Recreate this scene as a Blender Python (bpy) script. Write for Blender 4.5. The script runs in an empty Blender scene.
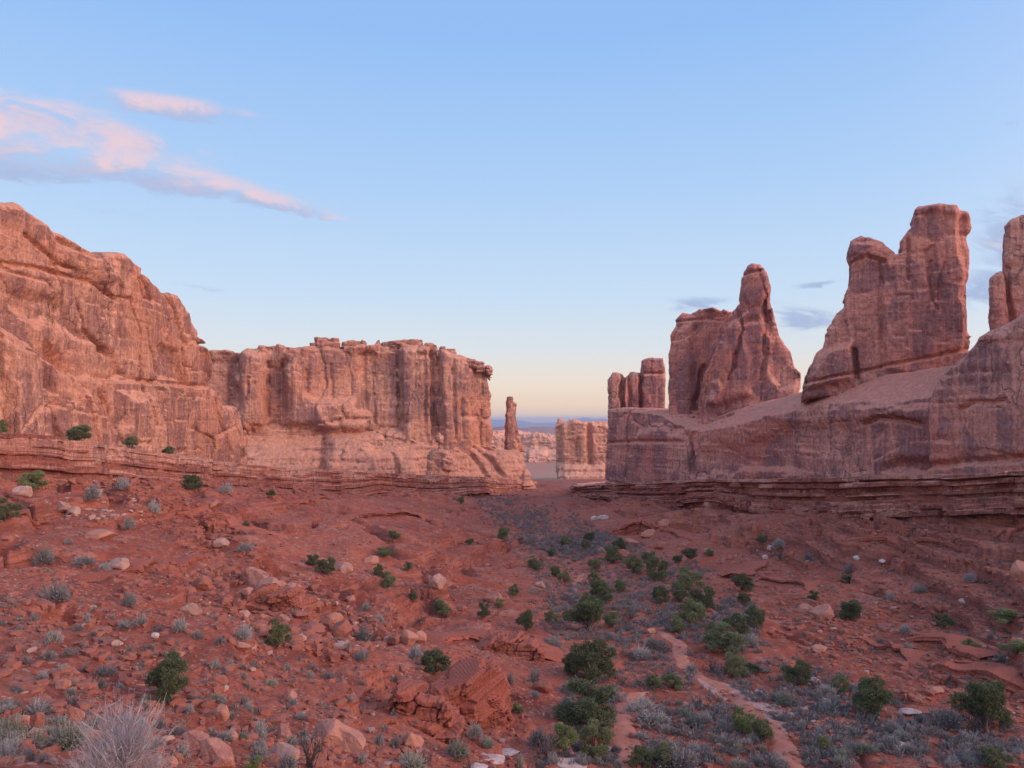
import bpy, math, random
import numpy as np
from mathutils import Vector
R = math.radians
C = bpy.context.scene.collection
sc = bpy.context.scene
rng = np.random.default_rng(11)
random.seed(5)

# ------------------------------------------------------------------ camera
_tick("sec") if "_tick" in globals() else None
F, CX, CY, HZ = 770.0, 512.0, 384.0, 420.0
PITCH = math.atan((HZ - CY) / F)
cam = bpy.data.cameras.new('camera')
cam.sensor_width = 36.0
cam.lens = 36.0 * F / 1024.0
cam.clip_start = 0.1
cam.clip_end = 200000.0
camo = bpy.data.objects.new('camera', cam)
camo.location = (0, 0, 0)
camo.rotation_euler = (R(90) + PITCH, 0, 0)
C.objects.link(camo)
sc.camera = camo
cp, sp = math.cos(PITCH), math.sin(PITCH)

# ------------------------------------------------------------------ exposure, sun, sky
_tick("sec") if "_tick" in globals() else None
sc.view_settings.view_transform = 'Standard'
sc.view_settings.look = 'None'
sc.view_settings.exposure = 0.0
sc.view_settings.gamma = 1.0
SUN_EL, SUN_AZ = 16.0, 108.0      # azimuth clockwise from the view direction (+y)
sd = Vector((math.sin(R(SUN_AZ)) * math.cos(R(SUN_EL)), math.cos(R(SUN_AZ)) * math.cos(R(SUN_EL)), math.sin(R(SUN_EL))))
sun = bpy.data.lights.new('sun', 'SUN')
sun.energy = 1.75
sun.angle = R(28)
sun.color = (1.0, 0.74, 0.52)
suno = bpy.data.objects.new('sun', sun)
suno.rotation_euler = (-sd).to_track_quat('-Z', 'Y').to_euler()
suno.location = (200, -60, 300)
C.objects.link(suno)

world = bpy.data.worlds.new('World')
sc.world = world
world.use_nodes = True
wt = world.node_tree
wt.nodes.clear()


class NT:
    """small helper for node building"""
    def __init__(s, tree): s.t = tree
    def n(s, typ, **kw):
        x = s.t.nodes.new(typ)
        for k, v in kw.items(): setattr(x, k, v)
        return x
    def put(s, sock, v):
        if v is None: return
        if isinstance(v, bpy.types.NodeSocket): s.t.links.new(v, sock)
        else: sock.default_value = v
    def m(s, op, a, b=None, c=None, clamp=False):
        x = s.n('ShaderNodeMath', operation=op, use_clamp=clamp)
        s.put(x.inputs[0], a); s.put(x.inputs[1], b); s.put(x.inputs[2], c)
        return x.outputs[0]
    def mix(s, f, a, b, blend='MIX'):
        x = s.n('ShaderNodeMix', data_type='RGBA', blend_type=blend, clamp_factor=True)
        s.put(x.inputs[0], f)
        for sock, v in ((x.inputs[6], a), (x.inputs[7], b)):
            if isinstance(v, tuple) and len(v) == 3: v = v + (1,)
            s.put(sock, v)
        return x.outputs[2]
    def noise(s, vec, scale, detail=4, rough=0.55, dist=0.0):
        x = s.n('ShaderNodeTexNoise')
        s.put(x.inputs['Vector'], vec)
        x.inputs['Scale'].default_value = scale
        x.inputs['Detail'].default_value = detail
        x.inputs['Roughness'].default_value = rough
        x.inputs['Distortion'].default_value = dist
        return x.outputs[0]
    def ramp(s, f, stops, interp='LINEAR'):
        x = s.n('ShaderNodeValToRGB')
        x.color_ramp.interpolation = interp
        e = x.color_ramp.elements
        while len(e) < len(stops): e.new(0.5)
        for el, (p, c) in zip(e, stops):
            el.position = p
            el.color = (c if isinstance(c, tuple) else (c, c, c)) + ((1,) if not isinstance(c, tuple) or len(c) == 3 else ())
        s.put(x.inputs[0], f)
        return x.outputs[0]
    def scale(s, vec, v):
        x = s.n('ShaderNodeVectorMath', operation='MULTIPLY')
        s.put(x.inputs[0], vec); x.inputs[1].default_value = v
        return x.outputs[0]
    def step(s, v, a, b, clampit=True):
        x = s.n('ShaderNodeMapRange', interpolation_type='SMOOTHSTEP')
        s.put(x.inputs[0], v); x.inputs[1].default_value = a; x.inputs[2].default_value = b
        return x.outputs[0]


def srgb(r, g, b):
    f = lambda c: (c / 255 / 12.92) if c / 255 <= 0.04045 else ((c / 255 + 0.055) / 1.055) ** 2.4
    return (f(r), f(g), f(b))


W = NT(wt)
tc = W.n('ShaderNodeTexCoord')
sep = W.n('ShaderNodeSeparateXYZ')
wt.links.new(tc.outputs['Generated'], sep.inputs[0])
dx, dy, dz = sep.outputs
skyt = W.n('ShaderNodeTexSky', sky_type='NISHITA')
skyt.sun_disc = False
skyt.sun_elevation = R(SUN_EL)
skyt.sun_rotation = R(SUN_AZ)
nish = W.mix(1.0, skyt.outputs[0], (0.1, 0.1, 0.1), 'MULTIPLY')
el = W.m('ARCSINE', dz)
grad = W.ramp(W.m('DIVIDE', el, 1.5708, clamp=True), [
    (0.0, srgb(252, 216, 180)), (0.014, srgb(252, 224, 196)), (0.032, srgb(246, 232, 216)), (0.058, srgb(226, 233, 238)),
    (0.10, srgb(205, 227, 250)), (0.19, srgb(178, 212, 252)), (0.30, srgb(152, 195, 250)), (1.0, srgb(112, 160, 228))])
base = W.mix(0.06, grad, nish)
# clouds, laid out by direction on the sky sphere
ay = W.m('MAXIMUM', dy, 0.05)
ca = W.m('DIVIDE', dx, ay)
ce = W.m('DIVIDE', dz, ay)
def cloud(px, py, lx, ly, ang, amp=1.0):
    a0, e0 = (px - CX) / F, (HZ - py) / F
    c, s_ = math.cos(R(ang)), math.sin(R(ang))
    da = W.m('SUBTRACT', ca, a0); de = W.m('SUBTRACT', W.m('ADD', ce, W.m('MULTIPLY', W.m('SUBTRACT', cn, .5), .035)), e0)
    u = W.m('DIVIDE', W.m('ADD', W.m('MULTIPLY', da, c), W.m('MULTIPLY', de, s_)), lx / F)
    v = W.m('DIVIDE', W.m('SUBTRACT', W.m('MULTIPLY', de, c), W.m('MULTIPLY', da, s_)), ly / F)
    q = W.m('ADD', W.m('MULTIPLY', u, u), W.m('MULTIPLY', v, v))
    return W.m('MULTIPLY', W.m('EXPONENT', W.m('MULTIPLY', q, -1.0)), amp), v
cvec = W.n('ShaderNodeCombineXYZ')
rot = R(-10)
W.put(cvec.inputs[0], W.m('ADD', W.m('MULTIPLY', ca, math.cos(rot)), W.m('MULTIPLY', ce, math.sin(rot))))
W.put(cvec.inputs[1], W.m('MULTIPLY', W.m('SUBTRACT', W.m('MULTIPLY', ce, math.cos(rot)), W.m('MULTIPLY', ca, math.sin(rot))), 2.6))
cn = W.noise(cvec.outputs[0], 11.0, 9, 0.6, 0.5)
cn2 = W.noise(cvec.outputs[0], 3.0, 3, 0.5, 0.2)
def clouds(specs, thr, soft):
    tot = None; vv = None
    for sp_ in specs:
        g, v = cloud(*sp_)
        tot = g if tot is None else W.m('ADD', tot, g)
        vt = W.m('MULTIPLY', g, v)
        vv = vt if vv is None else W.m('ADD', vv, vt)
    tot = W.m('MINIMUM', tot, 1.0)
    d = W.m('ADD', W.m('MULTIPLY', tot, .75), W.m('MULTIPLY', W.m('SUBTRACT', cn, 0.5), 3.4))
    d = W.m('ADD', d, W.m('MULTIPLY', W.m('SUBTRACT', cn2, 0.5), 0.8))
    al = W.m('MULTIPLY', W.step(d, thr, thr + soft), W.step(tot, 0.1, 0.7))
    return al, W.m('DIVIDE', vv, W.m('ADD', tot, 0.05)), tot
al1, v1, t1 = clouds([(60, 150, 120, 20, -9), (235, 188, 75, 12, -14, 1.1), (30, 105, 70, 16, -12, 0.95), (165, 100, 100, 12, -9, 1.2),
                  (110, 125, 110, 14, -15, 0.45), (-60, 130, 110, 40, -8, 0.9), (20, 165, 90, 14, -8, 0.9), (130, 165, 90, 16, -12, .8), (290, 203, 50, 6, -14, .8), (70, 130, 100, 10, -8, .6)], 0.02, 1.2)
tone = W.step(W.m('ADD', v1, W.m('MULTIPLY', W.m('SUBTRACT', cn, 0.5), 2.4)), -0.7, 0.6)
cc1 = W.mix(tone, srgb(172, 188, 224), srgb(234, 208, 218))
al2, v2, t2 = clouds([(1040, 245, 60, 60, 20, 1.25), (1000, 290, 60, 16, 5, 0.9), (806, 314, 40, 9, -3, 1.25), (800, 325, 30, 6, 0, .8), (700, 303, 38, 8, 0, 1.0),
                  (822, 283, 30, 4, 4, 1.0), (770, 298, 60, 5, 0, 0.3), (1020, 120, 12, 4, 0, 0.8), (190, 285, 60, 4, -6, 0.45), (120, 210, 70, 5, -6, 0.4),
                  (545, 203, 25, 7, 0, 0.4)], 0.12, 0.9)
cc2 = W.mix(W.step(cn, 0.5, 0.75), srgb(158, 180, 220), srgb(205, 208, 226))
col = W.mix(W.m('MULTIPLY', al1, 0.95), base, cc1)
col = W.mix(W.m('MULTIPLY', al2, 0.95), col, cc2)
# sunset glow round the low sun, behind the camera's right shoulder
dotn = W.n('ShaderNodeVectorMath', operation='DOT_PRODUCT')
wt.links.new(tc.outputs['Generated'], dotn.inputs[0])
dotn.inputs[1].default_value = (sd.x, sd.y, 0.1)
glow = W.m('POWER', W.m('MAXIMUM', dotn.outputs['Value'], 0.0), 3.0)
col = W.mix(glow, col, (2.1, 1.15, 1.0), 'ADD')
back = W.step(dy, .25, -.7)  # added fill: sky behind the camera brightened to light surfaces facing it
col = W.mix(W.m('MULTIPLY', back, .38), col, (1.0, .82, .78), 'ADD')
# earth-side half of the sky sphere
col = W.mix(W.step(dz, -0.02, -0.15), col, (0.12, 0.06, 0.05))
bg = W.n('ShaderNodeBackground')
W.put(bg.inputs[0], col)
bg.inputs[1].default_value = 1.0
wo = W.n('ShaderNodeOutputWorld')
wt.links.new(bg.outputs[0], wo.inputs[0])


# ------------------------------------------------------------------ pixel helpers
_tick("sec") if "_tick" in globals() else None
def ray(px, py):
    a = (np.asarray(px, float) - CX) / F
    b = (CY - np.asarray(py, float)) / F
    return a, cp - b * sp, sp + b * cp          # x, y, z of a ray (y about 1)

def pt(px, py, Y):
    a, yy, zz = ray(px, py)
    k = Y / yy
    return np.array([a * k, Y, zz * k])


# ------------------------------------------------------------------ numpy noise
_tick("sec") if "_tick" in globals() else None
def _h(ix, iy, iz, s):
    h = (ix * 374761393 + iy * 668265263 + iz * 2147483647 + s * 1274126177) & 0xffffffff
    h = ((h ^ (h >> 13)) * 1274126177) & 0xffffffff
    return ((h ^ (h >> 16)) & 0xffff).astype(np.float32) / 65535.0

def vnoise(x, y, z, s=0):
    """smooth value noise, -1..1"""
    x0 = np.floor(x); y0 = np.floor(y); z0 = np.floor(z)
    fx = (x - x0).astype(np.float32); fy = (y - y0).astype(np.float32); fz = (z - z0).astype(np.float32)
    fx = fx * fx * (3 - 2 * fx); fy = fy * fy * (3 - 2 * fy); fz = fz * fz * (3 - 2 * fz)
    ix = x0.astype(np.int64); iy = y0.astype(np.int64); iz = z0.astype(np.int64)
    r = 0
    for i in (0, 1):
        wx = fx if i else 1 - fx
        for j in (0, 1):
            wy = fy if j else 1 - fy
            for k in (0, 1):
                wz = fz if k else 1 - fz
                r = r + wx * wy * wz * _h(ix + i, iy + j, iz + k, s)
    return r * 2 - 1

def vnoise2(x, y, s=0):
    x0 = np.floor(x); y0 = np.floor(y)
    fx = x - x0; fy = y - y0
    fx = fx * fx * (3 - 2 * fx); fy = fy * fy * (3 - 2 * fy)
    ix = x0.astype(np.int64); iy = y0.astype(np.int64)
    z = np.zeros_like(ix)
    a = _h(ix, iy, z, s); b = _h(ix + 1, iy, z, s); c = _h(ix, iy + 1, z, s); d = _h(ix + 1, iy + 1, z, s)
    return ((a * (1 - fx) + b * fx) * (1 - fy) + (c * (1 - fx) + d * fx) * fy) * 2 - 1

def fbm2(x, y, f, o, s=0, g=0.5, lac=2.03):
    r = 0; a = 1.0
    for i in range(o):
        r = r + a * vnoise2(x * f + 17.3 * i, y * f - 9.1 * i, s + i)
        f *= lac; a *= g
    return r

def fbm(x, y, z, f, o, s=0, g=0.5):
    r = 0; a = 1.0
    for i in range(o):
        r = r + a * vnoise(x * f + 7.7 * i, y * f - 3.1 * i, z * f + 5.3 * i, s + i)
        f *= 2.03; a *= g
    return r

def worley(x, y, z, s):
    """2x2x2 jittered cells: (F2-F1, random value of the nearest cell)"""
    X = x - 0.5; Y = y - 0.5; Z = z - 0.5
    ix = np.floor(X).astype(np.int64); iy = np.floor(Y).astype(np.int64); iz = np.floor(Z).astype(np.int64)
    d1 = np.full(x.shape, 9.0, np.float32); d2 = d1.copy(); cid = np.zeros(x.shape, np.float32)
    for i in (0, 1):
        for j in (0, 1):
            for k in (0, 1):
                a, b, c = ix + i, iy + j, iz + k
                h1 = _h(a, b, c, s); h2 = _h(a, b, c, s + 31); h3 = _h(a, b, c, s + 77)
                d = np.maximum(np.maximum(np.abs(a + .29 + .42 * h1 - x), np.abs(b + .29 + .42 * h2 - y)), np.abs(c + .29 + .42 * h3 - z)).astype(np.float32)
                new = d < d1
                d2 = np.where(new, d1, np.minimum(d2, d))
                cid = np.where(new, _h(a, b, c, s + 5), cid)
                d1 = np.where(new, d, d1)
    return d2 - d1, cid

def sstep(a, b, x):
    t = np.clip((x - a) / (b - a), 0, 1)
    return t * t * (3 - 2 * t)

def smax(a, b, k):
    h = np.clip(0.5 + 0.5 * (a - b) / k, 0, 1)
    return b * (1 - h) + a * h + k * h * (1 - h)


# ------------------------------------------------------------------ mesh helpers
_tick("sec") if "_tick" in globals() else None
def mesh_from(name, V, Fc, mat, smooth=True):
    me = bpy.data.meshes.new(name)
    V = np.ascontiguousarray(V, dtype=np.float32); Fc = np.asarray(Fc, dtype=np.int32)
    k = Fc.shape[1]
    me.vertices.add(len(V)); me.vertices.foreach_set('co', V.ravel())
    me.loops.add(Fc.size); me.loops.foreach_set('vertex_index', Fc.ravel())
    me.polygons.add(len(Fc))
    me.polygons.foreach_set('loop_start', np.arange(0, Fc.size, k, dtype=np.int32))
    me.polygons.foreach_set('loop_total', np.full(len(Fc), k, np.int32))
    me.polygons.foreach_set('use_smooth', np.full(len(Fc), smooth))
    me.update(calc_edges=True)
    me.validate()
    me.materials.append(mat)
    return me

def link(name, me, parent=None, loc=None):
    o = bpy.data.objects.new(name, me)
    C.objects.link(o)
    if parent: o.parent = parent
    if loc is not None: o.location = loc
    return o

def tag(o, label=None, cat=None, group=None, kind=None):
    if label: o['label'] = label
    if cat: o['category'] = cat
    if group: o['group'] = group
    if kind: o['kind'] = kind
    return o

def surface_nets(f, org, h):
    ins = f < 0
    c = ins[:-1, :-1, :-1].astype(np.int8)
    for i in (0, 1):
        for j in (0, 1):
            for k in (0, 1):
                if i + j + k: c = c + ins[i:f.shape[0] - 1 + i, j:f.shape[1] - 1 + j, k:f.shape[2] - 1 + k]
    act = np.argwhere((c > 0) & (c < 8))
    idx = -np.ones(c.shape, np.int32)
    idx[act[:, 0], act[:, 1], act[:, 2]] = np.arange(len(act))
    acc = np.zeros((len(act), 3), np.float32); cnt = np.zeros(len(act), np.float32)
    corners = [(i, j, k) for i in (0, 1) for j in (0, 1) for k in (0, 1)]
    val = {q: f[act[:, 0] + q[0], act[:, 1] + q[1], act[:, 2] + q[2]] for q in corners}
    for q in corners:
        for ax in range(3):
            if q[ax]: continue
            r = list(q); r[ax] = 1; r = tuple(r)
            a, b = val[q], val[r]
            m = (a < 0) != (b < 0)
            t = np.where(m, a / np.where(m, a - b, 1), 0)
            p = np.tile(np.array(q, np.float32), (len(act), 1)); p[:, ax] += t
            acc[m] += p[m]; cnt[m] += 1
    V = (act + acc / cnt[:, None]) * h + org
    faces = []
    for ax in range(3):
        sl0 = [slice(None)] * 3; sl1 = [slice(None)] * 3
        sl0[ax] = slice(0, -1); sl1[ax] = slice(1, None)
        a = ins[tuple(sl0)]; b = ins[tuple(sl1)]
        e = np.argwhere(a != b)
        o1, o2 = (ax + 1) % 3, (ax + 2) % 3
        ok = (e[:, o1] > 0) & (e[:, o2] > 0) & (e[:, o1] < f.shape[o1] - 1) & (e[:, o2] < f.shape[o2] - 1)
        e = e[ok]
        s = a[e[:, 0], e[:, 1], e[:, 2]]
        q = []
        for d1, d2 in ((1, 1), (0, 1), (0, 0), (1, 0)):
            g = e.copy(); g[:, o1] -= d1; g[:, o2] -= d2
            q.append(idx[g[:, 0], g[:, 1], g[:, 2]])
        Q = np.stack(q, 1)
        Q[~s] = Q[~s][:, ::-1]
        faces.append(Q)
    return V, np.concatenate(faces)

def poly_sd(P, U, Z):
    """signed distance to polygon, negative inside"""
    P = np.asarray(P, float)
    d = np.full(U.shape, 1e9); inside = np.zeros(U.shape, bool)
    for i in range(len(P)):
        x1, y1 = P[i]; x2, y2 = P[(i + 1) % len(P)]
        ex, ey = x2 - x1, y2 - y1
        t = np.clip(((U - x1) * ex + (Z - y1) * ey) / (ex * ex + ey * ey + 1e-12), 0, 1)
        d = np.minimum(d, (U - x1 - t * ex) ** 2 + (Z - y1 - t * ey) ** 2)
        if y1 != y2:
            cr = ((y1 > Z) != (y2 > Z)) & (U < (x2 - x1) * (Z - y1) / (y2 - y1) + x1)
            inside ^= cr
    d = np.sqrt(d)
    return np.where(inside, -d, d)

def line_d(P, U, Z):
    d = np.full(U.shape, 1e9)
    for i in range(len(P) - 1):
        x1, y1 = P[i]; x2, y2 = P[i + 1]
        ex, ey = x2 - x1, y2 - y1
        t = np.clip(((U - x1) * ex + (Z - y1) * ey) / (ex * ex + ey * ey + 1e-12), 0, 1)
        d = np.minimum(d, (U - x1 - t * ex) ** 2 + (Z - y1 - t * ey) ** 2)
    return np.sqrt(d)

class Plane:
    """vertical plane through two (px, Y) spots; local u along it, n towards the camera side"""
    def __init__(s, a, b):
        A = pt(a[0], HZ, a[1])[:2]; B = pt(b[0], HZ, b[1])[:2]
        s.O = A; s.u = (B - A) / np.linalg.norm(B - A)
        s.n = np.array([s.u[1], -s.u[0]])
        if np.dot(s.n, -A) < 0: s.n = -s.n
    def uz(s, px, py, off=0.0):
        a, yy, zz = ray(px, py)
        d = np.array([a, yy])
        k = (np.dot(s.O, s.n) + off) / np.dot(d, s.n)
        return np.dot(d * k - s.O, s.u), zz * k
    def poly(s, P, off=0.0):
        return [s.uz(px, py, off) for px, py in P]
    def world(s, V):
        return np.stack([s.O[0] + V[:, 0] * s.u[0] + V[:, 1] * s.n[0], s.O[1] + V[:, 0] * s.u[1] + V[:, 1] * s.n[1], V[:, 2]], 1)

import time as _tm; _t0 = _tm.time()
def _tick(m): print("TICK %s %.1f" % (m, _tm.time() - _t0), flush=True)
def rock(name, mat, pl, sil, h, thick, parent=None, relief=(), cracks=(), batter=0.0, batter_fn=None, rnd=3.0, front=0.0, seed=1,
         big=2.0, slab=1.2, slabw=9.0, slabh=16.0, crack=1.2, bed=0.35, fine=0.35, small=0.45, fs=1.0, umin=-1e9, umax=1e9):
    """a rock body: a traced outline with real thickness, carved by joints, slabs, bedding and weathering"""
    S = pl.poly(sil, front)
    us = [p[0] for p in S]; zs = [p[1] for p in S]
    mg = 4.0 if fs == 1 else .8 + big + slab
    u0, u1, z0, z1 = min(us) - mg, max(us) + mg, min(zs) - mg * .7, max(zs) + mg
    mxr = max([0] + [r[1] for r in relief]) + mg + big
    uu = np.arange(u0, u1, h); nn = np.arange(-thick - mg + front, front + mxr, h); zz = np.arange(z0, z1, h)
    U, Z = np.meshgrid(uu, zz, indexing='ij')
    sd2 = poly_sd(S, U, Z)
    Fr = np.zeros(U.shape) + front
    zb = min(zs)
    Fr -= batter * (Z - zb)
    if batter_fn: Fr += batter_fn(U, Z)
    for P, amp, soft in relief:
        q = poly_sd(pl.poly(P, front), U + 1.2 * vnoise2(U * .2, Z * .2, seed), Z + 1.2 * vnoise2(U * .2, Z * .2, seed + 3))
        Fr += amp * sstep(soft, -soft, q)
    for P, depth, wid in cracks:
        q = line_d(pl.poly(P, front), U + 0.6 * vnoise2(U * .4, Z * .3, seed), Z)
        Fr -= depth * np.clip(1 - q / wid, 0, 1) ** 0.7
    U3 = sd2[:, None, :].astype(np.float32)
    N3 = nn[None, :, None].astype(np.float32)
    f = smax(U3, N3 - Fr[:, None, :].astype(np.float32), rnd)
    f = smax(f, -(N3 + thick - front) + 0 * U3, rnd).astype(np.float32)
    band = np.abs(f) < (big + slab + crack + small + (1.6 if fs == 1 else .3))
    bi = np.argwhere(band)
    u = (u0 + bi[:, 0] * h).astype(np.float32); n = (nn[0] + bi[:, 1] * h).astype(np.float32); z = (z0 + bi[:, 2] * h).astype(np.float32)
    u = u * fs; n = n * fs; z = z * fs
    w = vnoise(u * .05, n * .05, z * .05, seed + 50)
    w2 = vnoise(u * .16, n * .16, z * .16, seed + 51)
    d = big * fbm(u, n, z * .6, .03, 2, seed, .4)
    uw = u + .55 * n + 3.5 * w + 1.0 * w2; nw = .06 * n + .3 * w + 7.5; zw = z + 5 * w + .1 * n
    g, cid = worley(uw / slabw, nw / slabw, zw / slabh, seed + 9)
    d += slab * (cid - .5) * 1.6
    cm = sstep(-.25, .35, vnoise(u * .06, n * .06, z * .03, seed + 14))
    d += crack * cm * np.clip(1 - g * slabw / fs / (1.3 * h + .12), 0, 1)
    g, cid = worley(uw / (slabw * .38) + 5, nw / (slabw * .38), zw / (slabh * .3), seed + 19)
    d += slab * .42 * (cid - .5) * sstep(-.3, .4, w2 + w)
    d += crack * .45 * (1 - cm) * np.clip(1 - g * slabw * .38 / fs / (1.2 * h + .08), 0, 1)
    bz = z + 1.2 * w + .25 * w2
    d += bed * (vnoise(bz * 0 + .5, bz * 0 + .5, bz * .9, seed + 60) * .6 + vnoise(u * .04, n * .04, bz * 2.2, seed + 61) * .6)
    d += small * fbm(u, n, z, .28, 2, seed + 33) + fine * fbm(u, n, z, .9, 2, seed + 35)
    f[bi[:, 0], bi[:, 1], bi[:, 2]] += d.astype(np.float32)
    # keep the body closed inside its box
    for ax in range(3):
        for e in (0, -1):
            sl = [slice(None)] * 3; sl[ax] = e
            f[tuple(sl)] = np.maximum(f[tuple(sl)], 0.5)
    V, Q = surface_nets(f, np.array([u0, nn[0], z0]), h)
    lab = np.arange(len(V)); ea = np.r_[Q[:, 0], Q[:, 1], Q[:, 2]]; eb = np.r_[Q[:, 1], Q[:, 2], Q[:, 3]]
    while True:
        m = np.minimum(lab[ea], lab[eb]); nl = lab.copy()
        np.minimum.at(nl, ea, m); np.minimum.at(nl, eb, m); np.minimum.at(nl, lab[ea], m); np.minimum.at(nl, lab[eb], m)
        nl = nl[nl]; nl = nl[nl]
        if (nl == lab).all(): break
        lab = nl
    big_ = np.bincount(lab).argmax()
    keep = lab == big_; ren = np.cumsum(keep) - 1
    Q = ren[Q[keep[Q[:, 0]]]]; V = V[keep]
    V = pl.world(V)
    if np.cross(np.append(pl.u, 0), np.append(pl.n, 0))[2] < 0: Q = Q[:, ::-1]
    me = mesh_from(name, V, Q, mat)
    _tick(name)
    return link(name, me, parent)


# ------------------------------------------------------------------ materials
_tick("sec") if "_tick" in globals() else None
def new_mat(name, rough=0.9):
    m = bpy.data.materials.new(name); m.use_nodes = True
    t = m.node_tree; t.nodes.clear()
    o = t.nodes.new('ShaderNodeOutputMaterial'); b = t.nodes.new('ShaderNodeBsdfPrincipled')
    b.inputs['Roughness'].default_value = rough
    b.inputs['Specular IOR Level'].default_value = 0.15
    t.links.new(b.outputs[0], o.inputs[0])
    return m, NT(t), b

def bump(N, b, hgt, strength, dist, prev=None):
    x = N.n('ShaderNodeBump'); x.inputs['Strength'].default_value = strength; x.inputs['Distance'].default_value = dist
    N.put(x.inputs['Height'], hgt)
    if prev: N.put(x.inputs['Normal'], prev)
    N.put(b.inputs['Normal'], x.outputs[0])
    return x.outputs[0]

def rock_material(name, k, mid, dark, pale, varnish=0.6, band=0.35, flat=(.80, .385, .25)):
    """k = detail scale: 1 for rock 150 m away, smaller for farther rock"""
    m, N, b = new_mat(name)
    g = N.n('ShaderNodeNewGeometry').outputs['Position']
    big = N.noise(g, .022 * k, 4, .6, .3)
    st = N.noise(N.scale(g, (1, 1, .07)), .28 * k, 6, .6, .35)         # water and varnish streaks run down the face
    stf = N.noise(N.scale(g, (1, 1, .05)), 1.3 * k, 4, .6, .2)
    bd = N.noise(N.scale(g, (.05, .05, 1)), .55 * k, 5, .65, .5)        # bedding
    fn = N.noise(g, 1.1 * k, 6, .65)
    blot = N.noise(g, .075 * k, 5, .62, .8)
    c = N.mix(N.step(big, .35, .65), mid, pale)
    c = N.mix(N.m('MULTIPLY', N.step(bd, .42, .62), band), c, tuple(x * .68 for x in mid))
    c = N.mix(N.m('MULTIPLY', N.step(bd, .6, .72), band), c, tuple(min(1, x * 1.35) for x in pale))
    vm = N.m('MULTIPLY', N.step(blot, .44, .54), N.step(st, .36, .52))
    nz_ = N.n('ShaderNodeSeparateXYZ'); N.put(nz_.inputs[0], N.n('ShaderNodeNewGeometry').outputs['True Normal'])
    wallf = N.step(nz_.outputs[2], .55, .2)                             # desert varnish only forms on the steep faces
    vm = N.m('MULTIPLY', vm, wallf)
    c = N.mix(N.m('MULTIPLY', N.m('SUBTRACT', 1.0, wallf), .6), c, flat)
    c = N.mix(N.m('MULTIPLY', vm, varnish), c, dark)
    c = N.mix(N.m('MULTIPLY', N.m('MULTIPLY', N.step(stf, .52, .70), N.step(big, .3, .6)), .35 * varnish + .1), c, dark)
    c = N.mix(N.m('MULTIPLY', N.step(stf, .40, .28), .30), c, tuple(min(1, x * 1.3) for x in pale))
    fn2 = N.noise(g, 3.6 * k, 5, .7)
    crackle = N.n('ShaderNodeTexVoronoi', feature='DISTANCE_TO_EDGE'); crackle.inputs['Scale'].default_value = .16 * k
    wv = N.n('ShaderNodeVectorMath', operation='ADD'); N.put(wv.inputs[0], N.scale(g, (1, 1, .45)))
    nzv = N.n('ShaderNodeTexNoise'); N.put(nzv.inputs['Vector'], g); nzv.inputs['Scale'].default_value = .3 * k; nzv.inputs['Detail'].default_value = 5
    N.put(wv.inputs[1], N.scale(nzv.outputs['Color'], (5 / k, 5 / k, 4 / k))); N.put(crackle.inputs['Vector'], wv.outputs[0])
    joint = N.m('MULTIPLY', N.step(crackle.outputs['Distance'], .03, .0), N.step(big, .5, .6))
    shade = N.m('ADD', N.m('MULTIPLY', N.step(fn, .3, .7), -.42), N.m('MULTIPLY', N.step(fn2, .35, .68), -.26))
    shade = N.m('MULTIPLY', shade, N.m('ADD', N.m('MULTIPLY', wallf, .6), .4))
    shade = N.m('ADD', N.m('ADD', shade, 1.32), N.m('MULTIPLY', N.step(stf, .35, .65), -.16))
    vs = N.n('ShaderNodeVectorMath', operation='SCALE'); N.put(vs.inputs[0], c); N.put(vs.inputs['Scale'], shade); c = vs.outputs[0]
    c = N.mix(N.m('MULTIPLY', joint, .35), c, tuple(x * .6 for x in dark))
    N.put(b.inputs['Base Color'], c)
    p = bump(N, b, N.m('ADD', N.m('MULTIPLY', bd, .6), stf), .8, .6 / k)
    p = bump(N, b, N.m('SUBTRACT', fn, N.m('MULTIPLY', joint, .6)), .9, .7 / k, p)
    bump(N, b, fn2, .5, .2 / k, p)
    return m

M_LEFT = rock_material('sandstone_left', 1.0, (.59, .245, .155), (.30, .14, .12), (.70, .36, .25), .8, .35, (.66, .31, .20))
M_RIGHT = rock_material('sandstone_right', 1.0, (.60, .215, .16), (.29, .145, .15), (.72, .35, .27), .8, .25, (.64, .275, .195))
M_MESA = rock_material('sandstone_mesa', .55, (.59, .255, .17), (.30, .15, .135), (.72, .39, .28), .75, .5, (.60, .28, .18))
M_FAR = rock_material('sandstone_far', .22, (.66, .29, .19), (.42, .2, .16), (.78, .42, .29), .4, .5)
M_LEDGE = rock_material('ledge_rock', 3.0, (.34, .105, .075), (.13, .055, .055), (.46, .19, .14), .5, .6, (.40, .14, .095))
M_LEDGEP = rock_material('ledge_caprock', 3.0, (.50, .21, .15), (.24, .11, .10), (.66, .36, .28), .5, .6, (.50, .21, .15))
M_OUT2 = rock_material('outcrop_top', 5.0, (.38, .115, .075), (.22, .075, .055), (.44, .15, .10), .3, .35, (.37, .105, .065))
M_OUT = rock_material('outcrop_rock', 5.0, (.34, .10, .068), (.18, .065, .05), (.42, .15, .105), .3, .35, (.36, .105, .068))

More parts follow.
